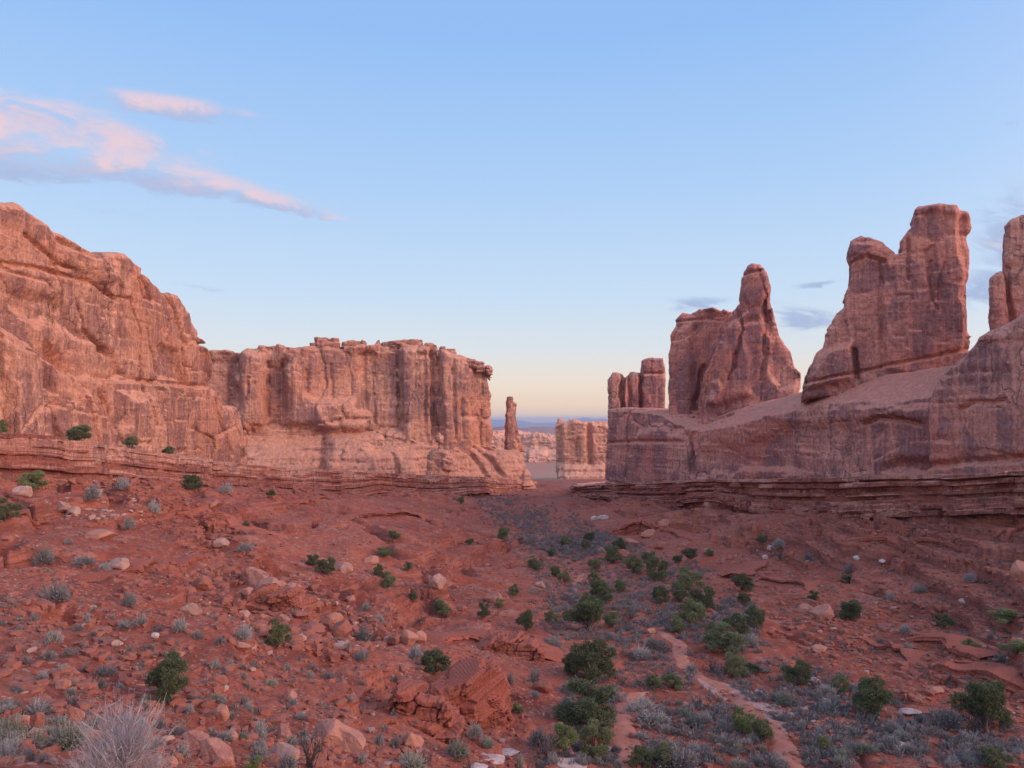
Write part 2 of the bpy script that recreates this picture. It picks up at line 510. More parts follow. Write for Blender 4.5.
def soil_material():
    m, N, b = new_mat('red_soil')
    geo = N.n('ShaderNodeNewGeometry')
    g = geo.outputs['Position']
    sep = N.n('ShaderNodeSeparateXYZ'); N.put(sep.inputs[0], geo.outputs['Normal'])
    sepp = N.n('ShaderNodeSeparateXYZ'); N.put(sepp.inputs[0], g)
    nz = sep.outputs[2]
    y = sepp.outputs[1]
    a = N.noise(g, .05, 5, .6, .4)
    d = N.noise(g, .45, 6, .65, .3)
    f = N.noise(g, 3.2, 6, .7)
    c = N.mix(N.step(a, .35, .65), (.32, .076, .042), (.405, .115, .070))
    c = N.mix(N.m('MULTIPLY', N.step(d, .5, .64), .65), c, (.47, .195, .135))
    c = N.mix(N.m('MULTIPLY', N.step(f, .55, .75), .5), c, (.21, .075, .055))
    # stony rubble scattered on the soil
    for sc_, amt, lo, cc in ((1.5, .8, .22, (.50, .25, .20)), (3.6, .8, .25, (.52, .27, .22)), (1.0, .7, .2, (.22, .08, .06)), (2.4, .7, .22, (.20, .075, .06))):
        v = N.n('ShaderNodeTexVoronoi'); N.put(v.inputs['Vector'], g); v.inputs['Scale'].default_value = sc_
        msk = N.m('MULTIPLY', N.step(v.outputs['Distance'], lo + .06, lo), N.step(N.noise(g, .18, 4, .6), .46, .6))
        c = N.mix(N.m('MULTIPLY', msk, amt), c, cc)
    mid_n = N.noise(g, 1.3, 5, .7)
    fine_n = N.noise(g, 7.0, 4, .7)
    dark_speck = N.noise(g, .9, 6, .75, .6)
    sh = N.m('ADD', N.m('ADD', N.m('MULTIPLY', N.step(mid_n, .3, .68), -.34), N.m('MULTIPLY', N.step(fine_n, .35, .65), -.26)), 1.22)
    vs = N.n('ShaderNodeVectorMath', operation='SCALE'); N.put(vs.inputs[0], c); N.put(vs.inputs['Scale'], sh); c = vs.outputs[0]
    c = N.mix(N.m('MULTIPLY', N.step(dark_speck, .57, .64), .6), c, (.11, .045, .040))  # gravel speckle; dark spots paint small cracks and shadows into the soil
    # steep faces are bare bedded rock
    steep = N.step(nz, .86, .62)
    bd = N.noise(N.scale(g, (.08, .08, 1)), 1.8, 4, .7, .3)
    c = N.mix(N.m('MULTIPLY', steep, .8), c, N.mix(N.step(bd, .4, .6), (.17, .058, .044), (.38, .13, .09)))
    # far flats beyond the canyon mouth carry pale grey green brush
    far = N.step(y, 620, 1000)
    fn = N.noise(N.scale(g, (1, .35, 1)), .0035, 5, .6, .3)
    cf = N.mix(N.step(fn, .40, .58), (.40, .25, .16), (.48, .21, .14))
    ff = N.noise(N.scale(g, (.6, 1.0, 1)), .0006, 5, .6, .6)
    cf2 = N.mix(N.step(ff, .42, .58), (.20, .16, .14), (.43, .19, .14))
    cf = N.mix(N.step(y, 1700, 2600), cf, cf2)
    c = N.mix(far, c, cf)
    N.put(b.inputs['Base Color'], c)
    p = bump(N, b, d, .5, .5)
    p = bump(N, b, f, .6, .12, p)
    return m
M_SOIL = soil_material()

def simple_mat(name, c1, c2, scale, rough=.9, rnd=.25, sub=0.0, bmp=0.0):
    m, N, b = new_mat(name, rough)
    g = N.n('ShaderNodeNewGeometry').outputs['Position']
    oi = N.n('ShaderNodeObjectInfo').outputs['Random']
    n = N.noise(g, scale, 3, .6)
    c = N.mix(N.step(N.m('ADD', n, N.m('MULTIPLY', N.m('SUBTRACT', oi, .5), rnd)), .35, .65), c1, c2)
    N.put(b.inputs['Base Color'], c)
    if bmp: bump(N, b, N.noise(g, scale * 3, 5, .65), .7, bmp)
    return m

M_BOULD = simple_mat('boulder_red', (.33, .12, .085), (.46, .21, .15), 1.3, bmp=.12, rnd=.7)
M_BOULP = simple_mat('boulder_pale', (.36, .185, .14), (.47, .28, .225), 1.5, bmp=.10)
M_WHITE = simple_mat('boulder_white', (.50, .40, .36), (.64, .55, .50), 1.5, bmp=.08)
M_SLAB = simple_mat('pale_slabs', (.44, .28, .235), (.58, .42, .37), 2.0, bmp=.05)
M_PATH = simple_mat('trodden_soil', (.44, .155, .098), (.52, .215, .145), .8, bmp=.05)
M_WASH = simple_mat('wash_sand', (.40, .165, .12), (.54, .31, .25), .7, bmp=.08)
M_BARK = simple_mat('bark', (.12, .09, .08), (.22, .17, .15), 4)
M_DEAD = simple_mat('dead_wood', (.10, .075, .07), (.20, .15, .14), 4)
M_JUN = simple_mat('juniper_leaf', (.115, .130, .066), (.21, .22, .11), 2.2, rnd=.5)
M_JUNY = simple_mat('juniper_leaf_light', (.19, .215, .09), (.28, .29, .13), 2.2, rnd=.4)
M_SAGE = simple_mat('sage_grey', (.23, .205, .195), (.38, .35, .32), 2.0, rnd=.6)
M_SAGEG = simple_mat('sage_green', (.23, .235, .18), (.37, .36, .28), 2.0, rnd=.5)
M_STRAW = simple_mat('dry_straw', (.36, .28, .20), (.50, .40, .30), 2.0)
M_TWIG = simple_mat('pale_twig', (.36, .30, .31), (.50, .43, .42), 3.0)

# ------------------------------------------------------------------ terrain
_tick("sec") if "_tick" in globals() else None
def floorY(py): return 15400.0 / (py - 450.8)
CP = []
for py, xs in ((768, (600, 700, 800, 900, 1000)), (720, (590, 680, 780, 880)), (680, (580, 660, 740, 820)), (650, (575, 640, 720, 790)),
               (620, (560, 620, 700, 770)), (590, (555, 620, 690, 745)), (560, (540, 590, 640, 690)), (535, (525, 560, 600)), (515, (510, 540, 570)), (500, (500, 530, 555))):
    for x in xs: CP.append((x, py, floorY(py)))
CP += [(-260, 470, 92), (0, 464, 107), (100, 474, 127), (180, 479, 146), (260, 484, 180), (340, 487, 221), (430, 489, 288), (500, 490, 365),
       (-250, 560, 50), (-250, 700, 20), (0, 520, 74), (0, 600, 42), (0, 680, 26), (0, 768, 15.5), (100, 530, 84), (100, 600, 50), (100, 700, 27), (130, 768, 16.5),
       (250, 520, 110), (250, 600, 62), (250, 700, 34), (250, 768, 20), (400, 520, 158), (400, 560, 112), (400, 600, 84), (400, 680, 51), (400, 740, 34), (400, 768, 27),
       (500, 540, 148), (500, 580, 112), (500, 640, 76), (500, 700, 55), (500, 768, 39), (330, 640, 57), (330, 720, 35), (560, 768, 46), (450, 505, 230),
       (1024, 640, 72), (1024, 690, 60), (1024, 580, 87), (1024, 540, 99), (1024, 510, 110), (900, 640, 82), (900, 600, 94), (900, 560, 111), (900, 507, 131), (780, 570, 130),
       (780, 540, 146), (800, 505, 160), (700, 530, 183), (700, 501, 212), (640, 520, 205), (600, 520, 222), (640, 497, 264), (578, 496, 322),
       (1200, 640, 62), (1200, 560, 78), (1250, 510, 90)]
P3 = np.array([pt(*c) for c in CP])
EX = np.array([(0, 0, -1.75), (-6, 4, -2.4), (6, 4, -2.8), (0, 8, -5.0), (12, 18, -14), (25, 25, -19), (-30, 5, -4.5), (-60, 30, -5), (40, 25, -21.5), (60, 35, -19),
               (75, 70, -14), (0, -20, -1.2), (-60, -20, -1), (60, -20, -10), (-80, 60, -4.5), (90, 60, -10)])
P3 = np.vstack([P3, EX])
def _phi(r2): return 0.5 * r2 * np.log(r2 + 1e-9)
def _fit(P):
    n = len(P); X = P[:, :2]
    K = _phi(((X[:, None] - X[None]) ** 2).sum(-1)) + np.eye(n) * 60.0
    A = np.zeros((n + 3, n + 3)); A[:n, :n] = K; A[:n, n] = 1; A[:n, n + 1:] = X; A[n, :n] = 1; A[n + 1:, :n] = X.T
    b = np.zeros(n + 3); b[:n] = P[:, 2]
    return np.linalg.solve(A, b)
_w = _fit(P3)
def valley(x, y):
    r = _w[-3] + _w[-2] * x + _w[-1] * y
    for i in range(len(P3)):
        r = r + _w[i] * _phi((x - P3[i, 0]) ** 2 + (y - P3[i, 1]) ** 2)
    return r
# edges of the two benches: (px, py, Y) of the brink
LB = [(-700, 400, 60), (-300, 412, 84), (-120, 424, 98), (0, 433, 108), (60, 438, 119), (110, 443, 131), (150, 450, 141), (180, 456, 149), (220, 461, 166), (262, 466, 184), (300, 469, 202),
      (340, 471, 224), (385, 473, 256), (430, 475, 295), (470, 476.5, 335), (505, 478.5, 385), (530, 480.5, 440), (534, 482, 520), (505, 481, 620)]
RB = [(1900, 440, 62), (1400, 455, 82), (1250, 461, 91), (1130, 466, 100), (1024, 471.5, 112), (960, 474, 122), (900, 475.5, 134), (850, 476.5, 147), (800, 478, 164), (760, 479, 184), (720, 479.5, 208), (680, 480.5, 236),
      (640, 482, 270), (605, 484, 305), (579, 486, 338), (574, 485.5, 375), (592, 482, 440), (620, 480, 560)]
LBP = np.array([pt(*p) for p in LB]); RBP = np.array([pt(*p) for p in RB])
def densify(P, step):
    d = np.r_[0, np.cumsum(np.linalg.norm(np.diff(P[:, :2], axis=0), axis=1))]
    n = int(d[-1] / step)
    s = np.linspace(0, d[-1], n)
    Q = np.stack([np.interp(s, d, P[:, k]) for k in range(3)], 1)
    k = max(3, int(6 / step)) | 1
    pad = k // 2
    E = np.vstack([np.repeat(Q[:1], pad, 0), Q, np.repeat(Q[-1:], pad, 0)])
    ker = np.ones(k) / k
    return np.stack([np.convolve(E[:, i], ker, 'valid') for i in range(3)], 1), s
def wiggle(P, s, side):
    t = np.gradient(P[:, :2], axis=0); t /= np.linalg.norm(t, axis=1)[:, None]
    nrm = np.stack([t[:, 1], -t[:, 0]], 1) * side          # towards the valley
    w = 3.0 * fbm2(s, s * 0 + side * 7, .05, 3, 80) + .9 * fbm2(s, s * 0 + 3, .3, 2, 84)
    P = P.copy(); P[:, :2] += nrm * w[:, None]
    return P, nrm
def bench_side(P, side, x, y):
    """signed distance to the brink (positive on the bench) and brink height"""
    best = np.full(x.shape, 1e18); sg = np.zeros(x.shape); hz = np.zeros(x.shape)
    for i in range(len(P) - 1):
        x1, y1, z1 = P[i]; x2, y2, z2 = P[i + 1]
        ex, ey = x2 - x1, y2 - y1
        t = np.clip(((x - x1) * ex + (y - y1) * ey) / (ex * ex + ey * ey), 0, 1)
        qx, qy = x - x1 - t * ex, y - y1 - t * ey
        d = qx * qx + qy * qy
        m = d < best
        best = np.where(m, d, best)
        sg = np.where(m, (ex * qy - ey * qx) * side, sg)
        hz = np.where(m, z1 + t * (z2 - z1), hz)
    return np.sqrt(best) * np.where(sg > 0, 1, -1), hz
LD, LS = densify(LBP, .35); LW, LN = wiggle(LD, LS, 1)
RD, RS = densify(RBP, .35); RW, RN = wiggle(RD, RS, -1)
LC, RC = LW[::22], RW[::22]
FARY = [0, 400, 600, 900, 1500, 3000, 8000, 20000, 45000, 90000]
FARZ = [-20, -36, -47, -68, -98, -135, -200, -300, -560, -1000]
def terrain(x, y, detail=True):
    x = np.asarray(x, float); y = np.asarray(y, float)
    r = np.hypot(x, y)
    near = (r < 900)
    z = np.interp(np.maximum(y, 0), FARY, FARZ) + 0 * x
    big = 6 * fbm2(x, y, .0022, 4, 300) * sstep(500, 1500, r) + 30 * fbm2(x, y, .00025, 4, 310) * sstep(3000, 12000, r)
    z = z + big
    xn, yn = x[near], y[near]
    v = valley(np.clip(xn, -140, 110), np.clip(yn, -40, 420))
    fb = sstep(330, 430, yn)
    v = v * (1 - fb) + z[near] * fb
    v = v + 2.2 * np.exp(-((xn - 4 - .03 * yn + 16) / 9) ** 2) * sstep(45, 70, yn) * (1 - sstep(120, 190, yn)) * 0
    v = v + (1 - sstep(200, 800, r[near])) * 0
    dl, hl = bench_side(LC, 1, xn, yn)
    dr, hr = bench_side(RC, -1, xn, yn)
    if detail:
        floor = sstep(2.5, .5, v - (-20 - .04 * yn)) * sstep(30, 50, yn)
        amp = 1 - .72 * floor
        rn = np.hypot(xn, yn); fade = sstep(4, 70, rn) * .8 + .2 * sstep(3, 10, rn)
        rough = fbm2(xn, yn, .05, 3, 101) * (.9 + .5 * sstep(50, 90, rn)) * amp
        rid = 1 - np.abs(fbm2(xn + 3 * vnoise2(xn * .1, yn * .1, 5), yn * .8, .075, 3, 110))
        rough -= (1.0 + .9 * sstep(50, 90, rn)) * np.clip(rid - .80, 0, 1) / .20 * amp * fade
        v2 = v + rough * fade
        # bedded red siltstone crops out as low broken steps
        hstep = 1.9
        vv = v2 + .55 * fbm2(xn, yn, .07, 3, 140) + .02 * xn
        k = vv / hstep
        fr = k - np.floor(k)
        lip = sstep(.0, 1, np.clip((fr - .90) / .07, 0, 1)) - fr
        msk = sstep(.0, .35, fbm2(xn, yn, .05, 3, 150) + .15 + .3 * sstep(10, 50, xn)) * amp
        v2 = v2 + lip * hstep * msk * fade * .9
        k = vv / .37 + .8 * fbm2(xn, yn, .2, 2, 155); fr = k - np.floor(k)
        v2 = v2 + (sstep(.65, .95, fr) - fr) * .3 * sstep(.0, .5, fbm2(xn, yn, .08, 3, 160) - .05) * amp * fade
        v2 = v2 + (.20 * fbm2(xn, yn, .35, 3, 170) + .075 * fbm2(xn, yn, 1.7, 3, 175)) * (1 - .5 * floor) * (.35 + .65 * sstep(10, 70, rn))
        v = v2
    for d, h in ((dl, hl), (dr, hr)):
        v = v - (2.4 if h is hl else 2.6) * sstep(-10, -1, d) * (yn > 0)
        bt = h - .012 * d * sstep(0, 40, d) * np.clip(yn / 200, 0, 1)
        if detail: bt = bt + .35 * fbm2(xn, yn, .12, 3, 180) * sstep(1, 5, d)
        bt = bt - .45
        m = sstep(.8, 1.6, d) * (1 - sstep(520, 620, yn))
        v = v * (1 - m) + bt * m
    edge = sstep(760, 890, r[near])
    z[near] = v * (1 - edge) + z[near] * edge
    return z

GRID = {}
def ground_z(x, y):
    th, rr, Z = GRID['th'], GRID['rr'], GRID['Z']
    t = np.arctan2(x, y); r = np.hypot(x, y)
    i = np.clip(np.searchsorted(th, t) - 1, 0, len(th) - 2); j = np.clip(np.searchsorted(rr, r) - 1, 0, len(rr) - 2)
    ft = np.clip((t - th[i]) / (th[i + 1] - th[i]), 0, 1); fr = np.clip((r - rr[j]) / (rr[j + 1] - rr[j]), 0, 1)
    return (Z[i, j] * (1 - ft) + Z[i + 1, j] * ft) * (1 - fr) + (Z[i, j + 1] * (1 - ft) + Z[i + 1, j + 1] * ft) * fr

def place(px, py):
    """where the rays through pixels meet the ground (world points)"""
    px = np.asarray(px, float); py = np.asarray(py, float)
    a, yy, zz = ray(px, py)
    T = np.geomspace(8, 700, 500)
    X = a[:, None] * T; Y = yy[:, None] * T; Zr = zz[:, None] * T
    D = Zr - ground_z(X, Y)
    hit = D < 0
    i = np.argmax(hit, axis=1); i = np.where(hit.any(1), np.maximum(i, 1), len(T) - 1)
    ar = np.arange(len(px))
    d0, d1 = D[ar, i - 1], D[ar, i]
    t = T[i - 1] + (T[i] - T[i - 1]) * np.clip(d0 / (d0 - d1 + 1e-9), 0, 1)
    x, y = a * t, yy * t
    return np.stack([x, y, ground_z(x, y)], 1), np.where(hit.any(1), 1, 0).astype(bool)

def rim(px, back):
    a = (px - CX) / F
    i = np.argmin(np.abs(LW[:600, 0] / LW[:600, 1] - a) + (LW[:600, 1] < 70) * 9)
    q = LW[i]; d = np.array([a, 1.0]); d /= np.linalg.norm(d)
    x, y = q[0] + d[0] * back, q[1] + d[1] * back
    return np.array([x, y, max(float(ground_z(x, y)), q[2] - .35)])

def build_ground():
    th_in = np.linspace(math.atan(-620 / F), math.atan(620 / F), 1000)
    th_l = np.linspace(R(-180), th_in[0], 90)[:-1]; th_r = np.linspace(th_in[-1], R(180), 90)[1:]
    th = np.r_[th_l, th_in, th_r]
    rr = np.r_[np.linspace(.5, 12, 24)[:-1], np.geomspace(12, 60, 330)[:-1], np.geomspace(60, 460, 620)[:-1], np.geomspace(460, 3000, 150)[:-1], np.geomspace(3000, 90000, 90)]
    T, RR = np.meshgrid(th, rr, indexing='ij')
    X = np.sin(T) * RR; Y = np.cos(T) * RR
    Z = np.concatenate([terrain(X[i:i + 100], Y[i:i + 100]) for i in range(0, len(th), 100)])
    V = np.stack([X, Y, Z], -1).reshape(-1, 3)
    nt, nr = len(th), len(rr)
    GRID.update(th=th, rr=rr, Z=Z)
    i = np.arange(nt - 1)[:, None]; j = np.arange(nr - 1)[None]
    a = i * nr + j
    Q = np.stack([a, a + nr, a + nr + 1, a + 1], -1).reshape(-1, 4)[:, ::-1]
    g = link('ground', mesh_from('ground', V, Q, M_SOIL))
    tag(g, kind='structure')
    return g
build_ground()

# ------------------------------------------------------------------ rim ledges
_tick("sec") if "_tick" in globals() else None
def ledge(name, P, nrm, s, side, height, label, seed, rec, pale, top_in=4.0, q=1.0, ext=1.6, step=.16, mats=None):
    zlev = [0.0]; ids = [0]
    r_ = random.Random(seed)
    z = 0.0; k = 0
    while z < height + ext:
        th = r_.choice([.3, .42, .6, .85]) * height / 5.0
        for q in np.linspace(0, th, max(2, int(th / step) + 1))[1:]:
            zlev.append(z + q); ids.append(k)
        z += th; k += 1
    prof = np.array(zlev); ids = np.array(ids)
    nl = k
    S, K = np.meshgrid(s, prof, indexing='ij')
    ID = np.broadcast_to(ids, S.shape)
    off = np.zeros(S.shape)
    for l in range(nl):
        m = ids == l
        wdt = 1.2 + 3.4 * r_.random()
        zc = prof[m].mean() / height
        base_o = r_.uniform(-.25, .3)
        if any(a_ < zc < b_ for a_, b_ in rec): base_o -= 1.5
        if zc < .1: base_o += .3
        sw = s / wdt + .7 * vnoise2(s * .2, s * 0 + l, seed)
        fl = np.floor(sw).astype(np.int64)
        fr = sw - fl
        blk = _h(fl, fl * 0 + l, fl * 0, seed) - .5
        gap = np.clip(1 - np.minimum(fr, 1 - fr) * wdt / .22, 0, 1)
        o = base_o + blk * 1.1 - .6 * gap + .6 * fbm2(s, s * 0 + l * .23, .06, 2, seed + 3)
        # whole blocks have fallen off the upper courses here and there
        if l < 6: o = o - 1.5 * sstep(.15, .35, vnoise2(s * .13, s * 0 + l * .4, seed + 8))
        off[:, m] = o[:, None] * q
    if q == 1.0: off = off - 1.3 * (sstep(.2, .45, vnoise2(s * .055, s * 0, seed + 70)) * (.6 + .4 * vnoise2(s * .5, s * 0, seed + 71)))[:, None]
    off += .16 * K                                       # the face leans back
    off += .14 * q * fbm2(S, K * 1.7, .8, 3, seed + 20)
    P = P.copy(); P[:, 2] += .035 * height * fbm2(s, s * 0 + seed, .12, 3, seed + 31)
    hh = height * (1 + .22 * vnoise2(s * .03, s * 0, seed + 30)) / height
    Zt = P[:, 2][:, None] - K * hh[:, None]
    Xf = P[:, 0][:, None] + nrm[:, 0][:, None] * off
    Yf = P[:, 1][:, None] + nrm[:, 1][:, None] * off
    # cap running back on to the bench
    ks = np.array([top_in, top_in * .6, top_in * .3, .8, .3])
    o0 = off[:, :1]
    cz = np.array([-.9, -.15, .0, .04, .03])
    capo = o0 - ks[None]
    Xc = P[:, 0][:, None] + nrm[:, 0][:, None] * capo; Yc = P[:, 1][:, None] + nrm[:, 1][:, None] * capo
    Zc = P[:, 2][:, None] + cz[None] + .12 * fbm2(Xc, Yc, .5, 2, seed + 40)
    X = np.hstack([Xc, Xf]); Y = np.hstack([Yc, Yf]); Z = np.hstack([Zc, Zt])
    V = np.stack([X, Y, Z], -1).reshape(-1, 3)
    ns, npf = X.shape
    a = np.arange(ns - 1)[:, None] * npf + np.arange(npf - 1)[None]
    Q = np.stack([a, a + npf, a + npf + 1, a + 1], -1).reshape(-1, 4)
    if side > 0: Q = Q[:, ::-1]
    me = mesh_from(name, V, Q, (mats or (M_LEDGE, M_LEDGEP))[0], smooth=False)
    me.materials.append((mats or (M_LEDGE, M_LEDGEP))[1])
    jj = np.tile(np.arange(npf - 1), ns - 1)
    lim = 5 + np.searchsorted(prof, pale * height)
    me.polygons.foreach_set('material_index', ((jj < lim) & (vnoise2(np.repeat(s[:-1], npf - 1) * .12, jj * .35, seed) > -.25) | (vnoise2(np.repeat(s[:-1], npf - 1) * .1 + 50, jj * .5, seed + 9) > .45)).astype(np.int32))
    o = link(name, me)
    tag(o, label, 'rock ledge', kind='thing')
    return o

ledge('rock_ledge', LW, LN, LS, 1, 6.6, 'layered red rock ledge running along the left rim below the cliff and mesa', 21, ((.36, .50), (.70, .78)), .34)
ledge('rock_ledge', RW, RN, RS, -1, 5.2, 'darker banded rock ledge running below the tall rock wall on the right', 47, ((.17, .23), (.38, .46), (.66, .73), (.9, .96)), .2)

# ------------------------------------------------------------------ rock formations
_tick("sec") if "_tick" in globals() else None
def empty(name, loc):
    o = bpy.data.objects.new(name, None); C.objects.link(o); o.location = loc
    o.empty_display_size = 1
    return o
bpy.context.view_layer.update()

# left cliff
pl = Plane((0, 150), (240, 268))
LC_LABEL = ('massive rounded pink sandstone cliff filling the left edge of the view', 'cliff')
sil = [(-200, 222), (-120, 205), (-60, 203), (-20, 200), (0, 201), (28, 203), (38, 212), (60, 225), (75, 236), (88, 246), (103, 254), (110, 257), (117, 254), (130, 256), (136, 264),
       (150, 273), (162, 282), (170, 290), (182, 293), (192, 305), (199, 326), (212, 343), (217, 362), (216, 385), (228, 402), (241, 404), (245, 430), (247, 486), (-200, 486)]
rel = [
       ([(60, 372), (100, 379), (150, 381), (213, 386), (228, 402), (247, 404), (250, 500), (60, 500)], .9, .4),
       ([(118, 396), (146, 398), (152, 420), (160, 500), (112, 500)], 3.0, 1.6),
       ([(-220, 340), (-60, 345), (8, 350), (18, 400), (20, 500), (-220, 500)], 3.0, 2.5),
       ([(163, 345), (180, 348), (186, 380), (160, 380)], -1.6, 1.0),
       ([(20, 290), (60, 300), (92, 340), (60, 330), (15, 305)], -1.5, 1.5),
       ([(104, 345), (118, 352), (128, 378), (106, 378)], -1.6, .9),
       ([(70, 246), (110, 262), (125, 285), (90, 275), (64, 258)], 1.2, 1.0),
       ([(48, 345), (66, 360), (70, 392), (58, 380)], -3.5, 1.5)]
crk = [([(30, 235), (62, 262), (70, 300), (60, 330)], 1.6, .7), ([(0, 262), (40, 268), (96, 282), (120, 300)], 1.4, .6), ([(84, 300), (90, 330), (112, 352)], 1.6, .7), ([(150, 330), (158, 372)], 2.0, .8), ([(184, 350), (190, 384)], 2.2, .8), ([(203, 336), (209, 360), (212, 387)], 4.5, 2.6), ([(171, 292), (180, 318), (188, 345)], 2.4, 1.2), ([(146, 276), (155, 300)], 1.8, 1.2), ([(20, 345), (17, 380), (19, 440)], 4.5, 1.2),
       ([(95, 379), (130, 380), (165, 383), (213, 387)], 1.5, .8), ([(100, 392), (110, 412), (112, 440)], 1.5, .9), ([(216, 400), (224, 425), (232, 455)], 1.2, .9),
       ([(64, 240), (84, 252), (104, 258)], 1.6, .9), ([(124, 286), (124, 336)], 1.1, .6)]
LC_T = tag(empty('sandstone_cliff', (0, 0, 0)), *LC_LABEL, kind='thing')
rock('cliff_face', M_LEFT, pl, sil, .42, 26, LC_T, rel, crk, batter=.015, rnd=2.5, seed=3, big=.8, slab=.7, slabw=17, slabh=30, crack=1.2, bed=.22, fine=.16, small=.22)
bp = Plane((0, 139), (130, 188))
rock('buttress', M_LEFT, bp, [(-160, 306), (-60, 312), (0, 321), (14, 325), (31, 330), (42, 338), (55, 343), (66, 352), (78, 358), (93, 371), (101, 380), (112, 386), (118, 396), (136, 397), (146, 402), (150, 420), (158, 440), (160, 490), (-160, 490)], .36, 13, LC_T,
     [([(20, 345), (48, 350), (58, 400), (60, 490), (22, 490)], 1.5, 1.0), ([(64, 360), (90, 375), (98, 400), (100, 490), (66, 490)], 1.3, .9), ([(48, 350), (64, 360), (66, 392), (54, 384)], -2.5, 1.2), ([(118, 396), (160, 400), (165, 490), (112, 490)], -1.2, .6)],
     [([(20, 336), (17, 380), (19, 440)], 3.5, 1.1), ([(64, 356), (60, 400), (66, 440)], 2.6, .9), ([(96, 378), (108, 405), (112, 446)], 2.4, .9), ([(132, 398), (134, 440)], 1.8, .8)],
     batter=.12, rnd=4.5, seed=8, big=.9, slab=.6, slabw=12, slabh=24, crack=1.0, bed=.18, fine=.14, small=.2)

# mesa
pl = Plane((225, 385), (495, 425))
MS = tag(empty('sandstone_mesa', (0, 0, 0)), 'long flat topped sandstone mesa in the middle distance left of centre', 'mesa', kind='thing')
sil = [(190, 352), (215, 352), (225, 353), (236, 355), (244, 349), (252, 347), (270, 346.5), (278, 345), (290, 346), (305, 345), (312, 344), (314, 343), (340, 343), (365, 343.5), (366, 345), (372, 344), (384, 342), (400, 342),
       (422, 343), (436, 346), (450, 351), (456, 355), (470, 361), (484, 365), (491, 370), (493, 385), (494, 400), (493, 425), (493, 462), (190, 462)]
rel = [([(218, 355), (238, 352), (240, 470), (190, 470), (190, 355)], -4, 4),
       ([(240, 352), (262, 356), (266, 430), (236, 430)], 5, 3), ([(268, 368), (284, 360), (290, 430), (262, 430)], -4, 2.5),
       ([(284, 372), (296, 362), (306, 390), (330, 425), (282, 425)], 4, 2.5), ([(360, 352), (400, 350), (404, 440), (366, 440)], -3, 3),
       ([(318, 402), (350, 400), (372, 418), (375, 432), (316, 430)], 5, 2.5),
       ([(400, 350), (430, 348), (432, 450), (402, 450)], 4, 2), ([(438, 350), (470, 360), (472, 460), (440, 460)], 5, 2),
       ([(474, 366), (496, 372), (496, 460), (478, 460)], -2, 2)]
crk = [([(x, y0), (x + 1, y1)], dp * .5, 1.4) for x, y0, y1, dp in ((238, 352, 410, 5), (267, 362, 418, 5), (282, 360, 418, 3), (306, 370, 400, 3), (331, 365, 400, 3), (365, 350, 430, 3), (400, 346, 432, 6), (424, 352, 436, 4),
       (432, 350, 437, 6), (439, 352, 425, 6), (452, 360, 438, 4), (470, 364, 440, 4), (460, 400, 438, 3))]
rock('cliff_face', M_MESA, pl, sil, .8, 50, MS, rel, crk, batter=.03, rnd=2.5, seed=12, big=1.2, slab=1.6, slabw=12, slabh=40, crack=1.8, bed=.35, fine=.3, small=.45)
sil = [(226, 417), (260, 417), (300, 418), (362, 424), (380, 429), (402, 433), (440, 436), (470, 440), (492, 446), (505, 449), (520, 448), (530, 448), (533, 458), (534, 470), (541, 492), (226, 492)]
rel = [([(226, 455), (330, 440), (380, 438), (380, 500), (226, 500)], 3, 3), ([(332, 436), (360, 437), (376, 455), (385, 500), (322, 500)], 5, 3),
       ([(375, 456), (395, 452), (420, 456), (425, 500), (370, 500)], 5, 3), ([(498, 452), (535, 450), (545, 500), (505, 500)], 3, 4)]
crk = [([(466, 447), (480, 460), (490, 480)], 3, 1.6), ([(480, 448), (496, 462), (504, 475)], 2.5, 1.5), ([(486, 446), (503, 455)], 2.5, 1.5), ([(395, 455), (400, 478)], 3, 1.4), ([(326, 440), (322, 478)], 3, 1.4)]
rock('slickrock_apron', M_MESA, pl, sil, .8, 26, MS, rel, crk, batter=.55, rnd=5, front=18, seed=15, big=1.4, slab=.9, slabw=16, slabh=9, crack=1.2, bed=.7, fine=.25, small=.35)
capl = Plane((300, 402), (500, 424))
for P in ([(309, 344), (309, 341), (314, 341), (314, 337), (322, 336), (338, 337), (340, 339), (340, 345)], [(340, 345), (341, 340), (352, 339), (363, 340), (366, 342), (366, 346)],
          [(372, 346), (376, 341), (380, 339), (381, 346)], [(380, 346), (383, 341), (394, 340), (402, 339), (404, 338), (418, 339), (423, 340), (424, 346)],
          [(424, 347), (425, 342), (434, 342), (439, 345), (439, 350)], [(440, 352), (441, 346), (446, 346), (448, 352)], [(447, 355), (448, 348), (455, 348), (458, 352), (458, 357)],
          [(458, 360), (459, 354), (470, 358), (478, 361), (479, 366), (458, 362)], [(476, 368), (477, 361), (485, 361), (486, 368)], [(486, 372), (486, 366), (490, 365), (493, 368), (493, 375)]):
    yb = max(q[1] for q in P); P = [(q[0], q[1] + (4.5 if q[1] > yb - 1.5 else 0)) for q in P]
    rock('caprock', M_MESA, capl, P, .5, 12, MS, rnd=1.6, seed=int(P[0][0]), front=-1.5, big=.3, slab=.5, slabw=6, slabh=5, crack=.7, bed=.5, fine=.2, small=.35)
kp = Plane((420, 372), (455, 374))
rock('rock_knob', M_MESA, kp, [(428, 486), (427, 462), (428, 455), (432, 449), (436, 447), (437, 436), (440, 433), (443, 437), (443, 446), (449, 451), (452, 458), (451, 486)], .55, 11, MS, rnd=3, seed=77, big=.8, slab=1.2,
     slabw=6, slabh=6, crack=1.2, bed=.5, fine=.2, small=.5,
     cracks=[([(428, 452), (440, 449), (451, 452)], 1.5, .9)])
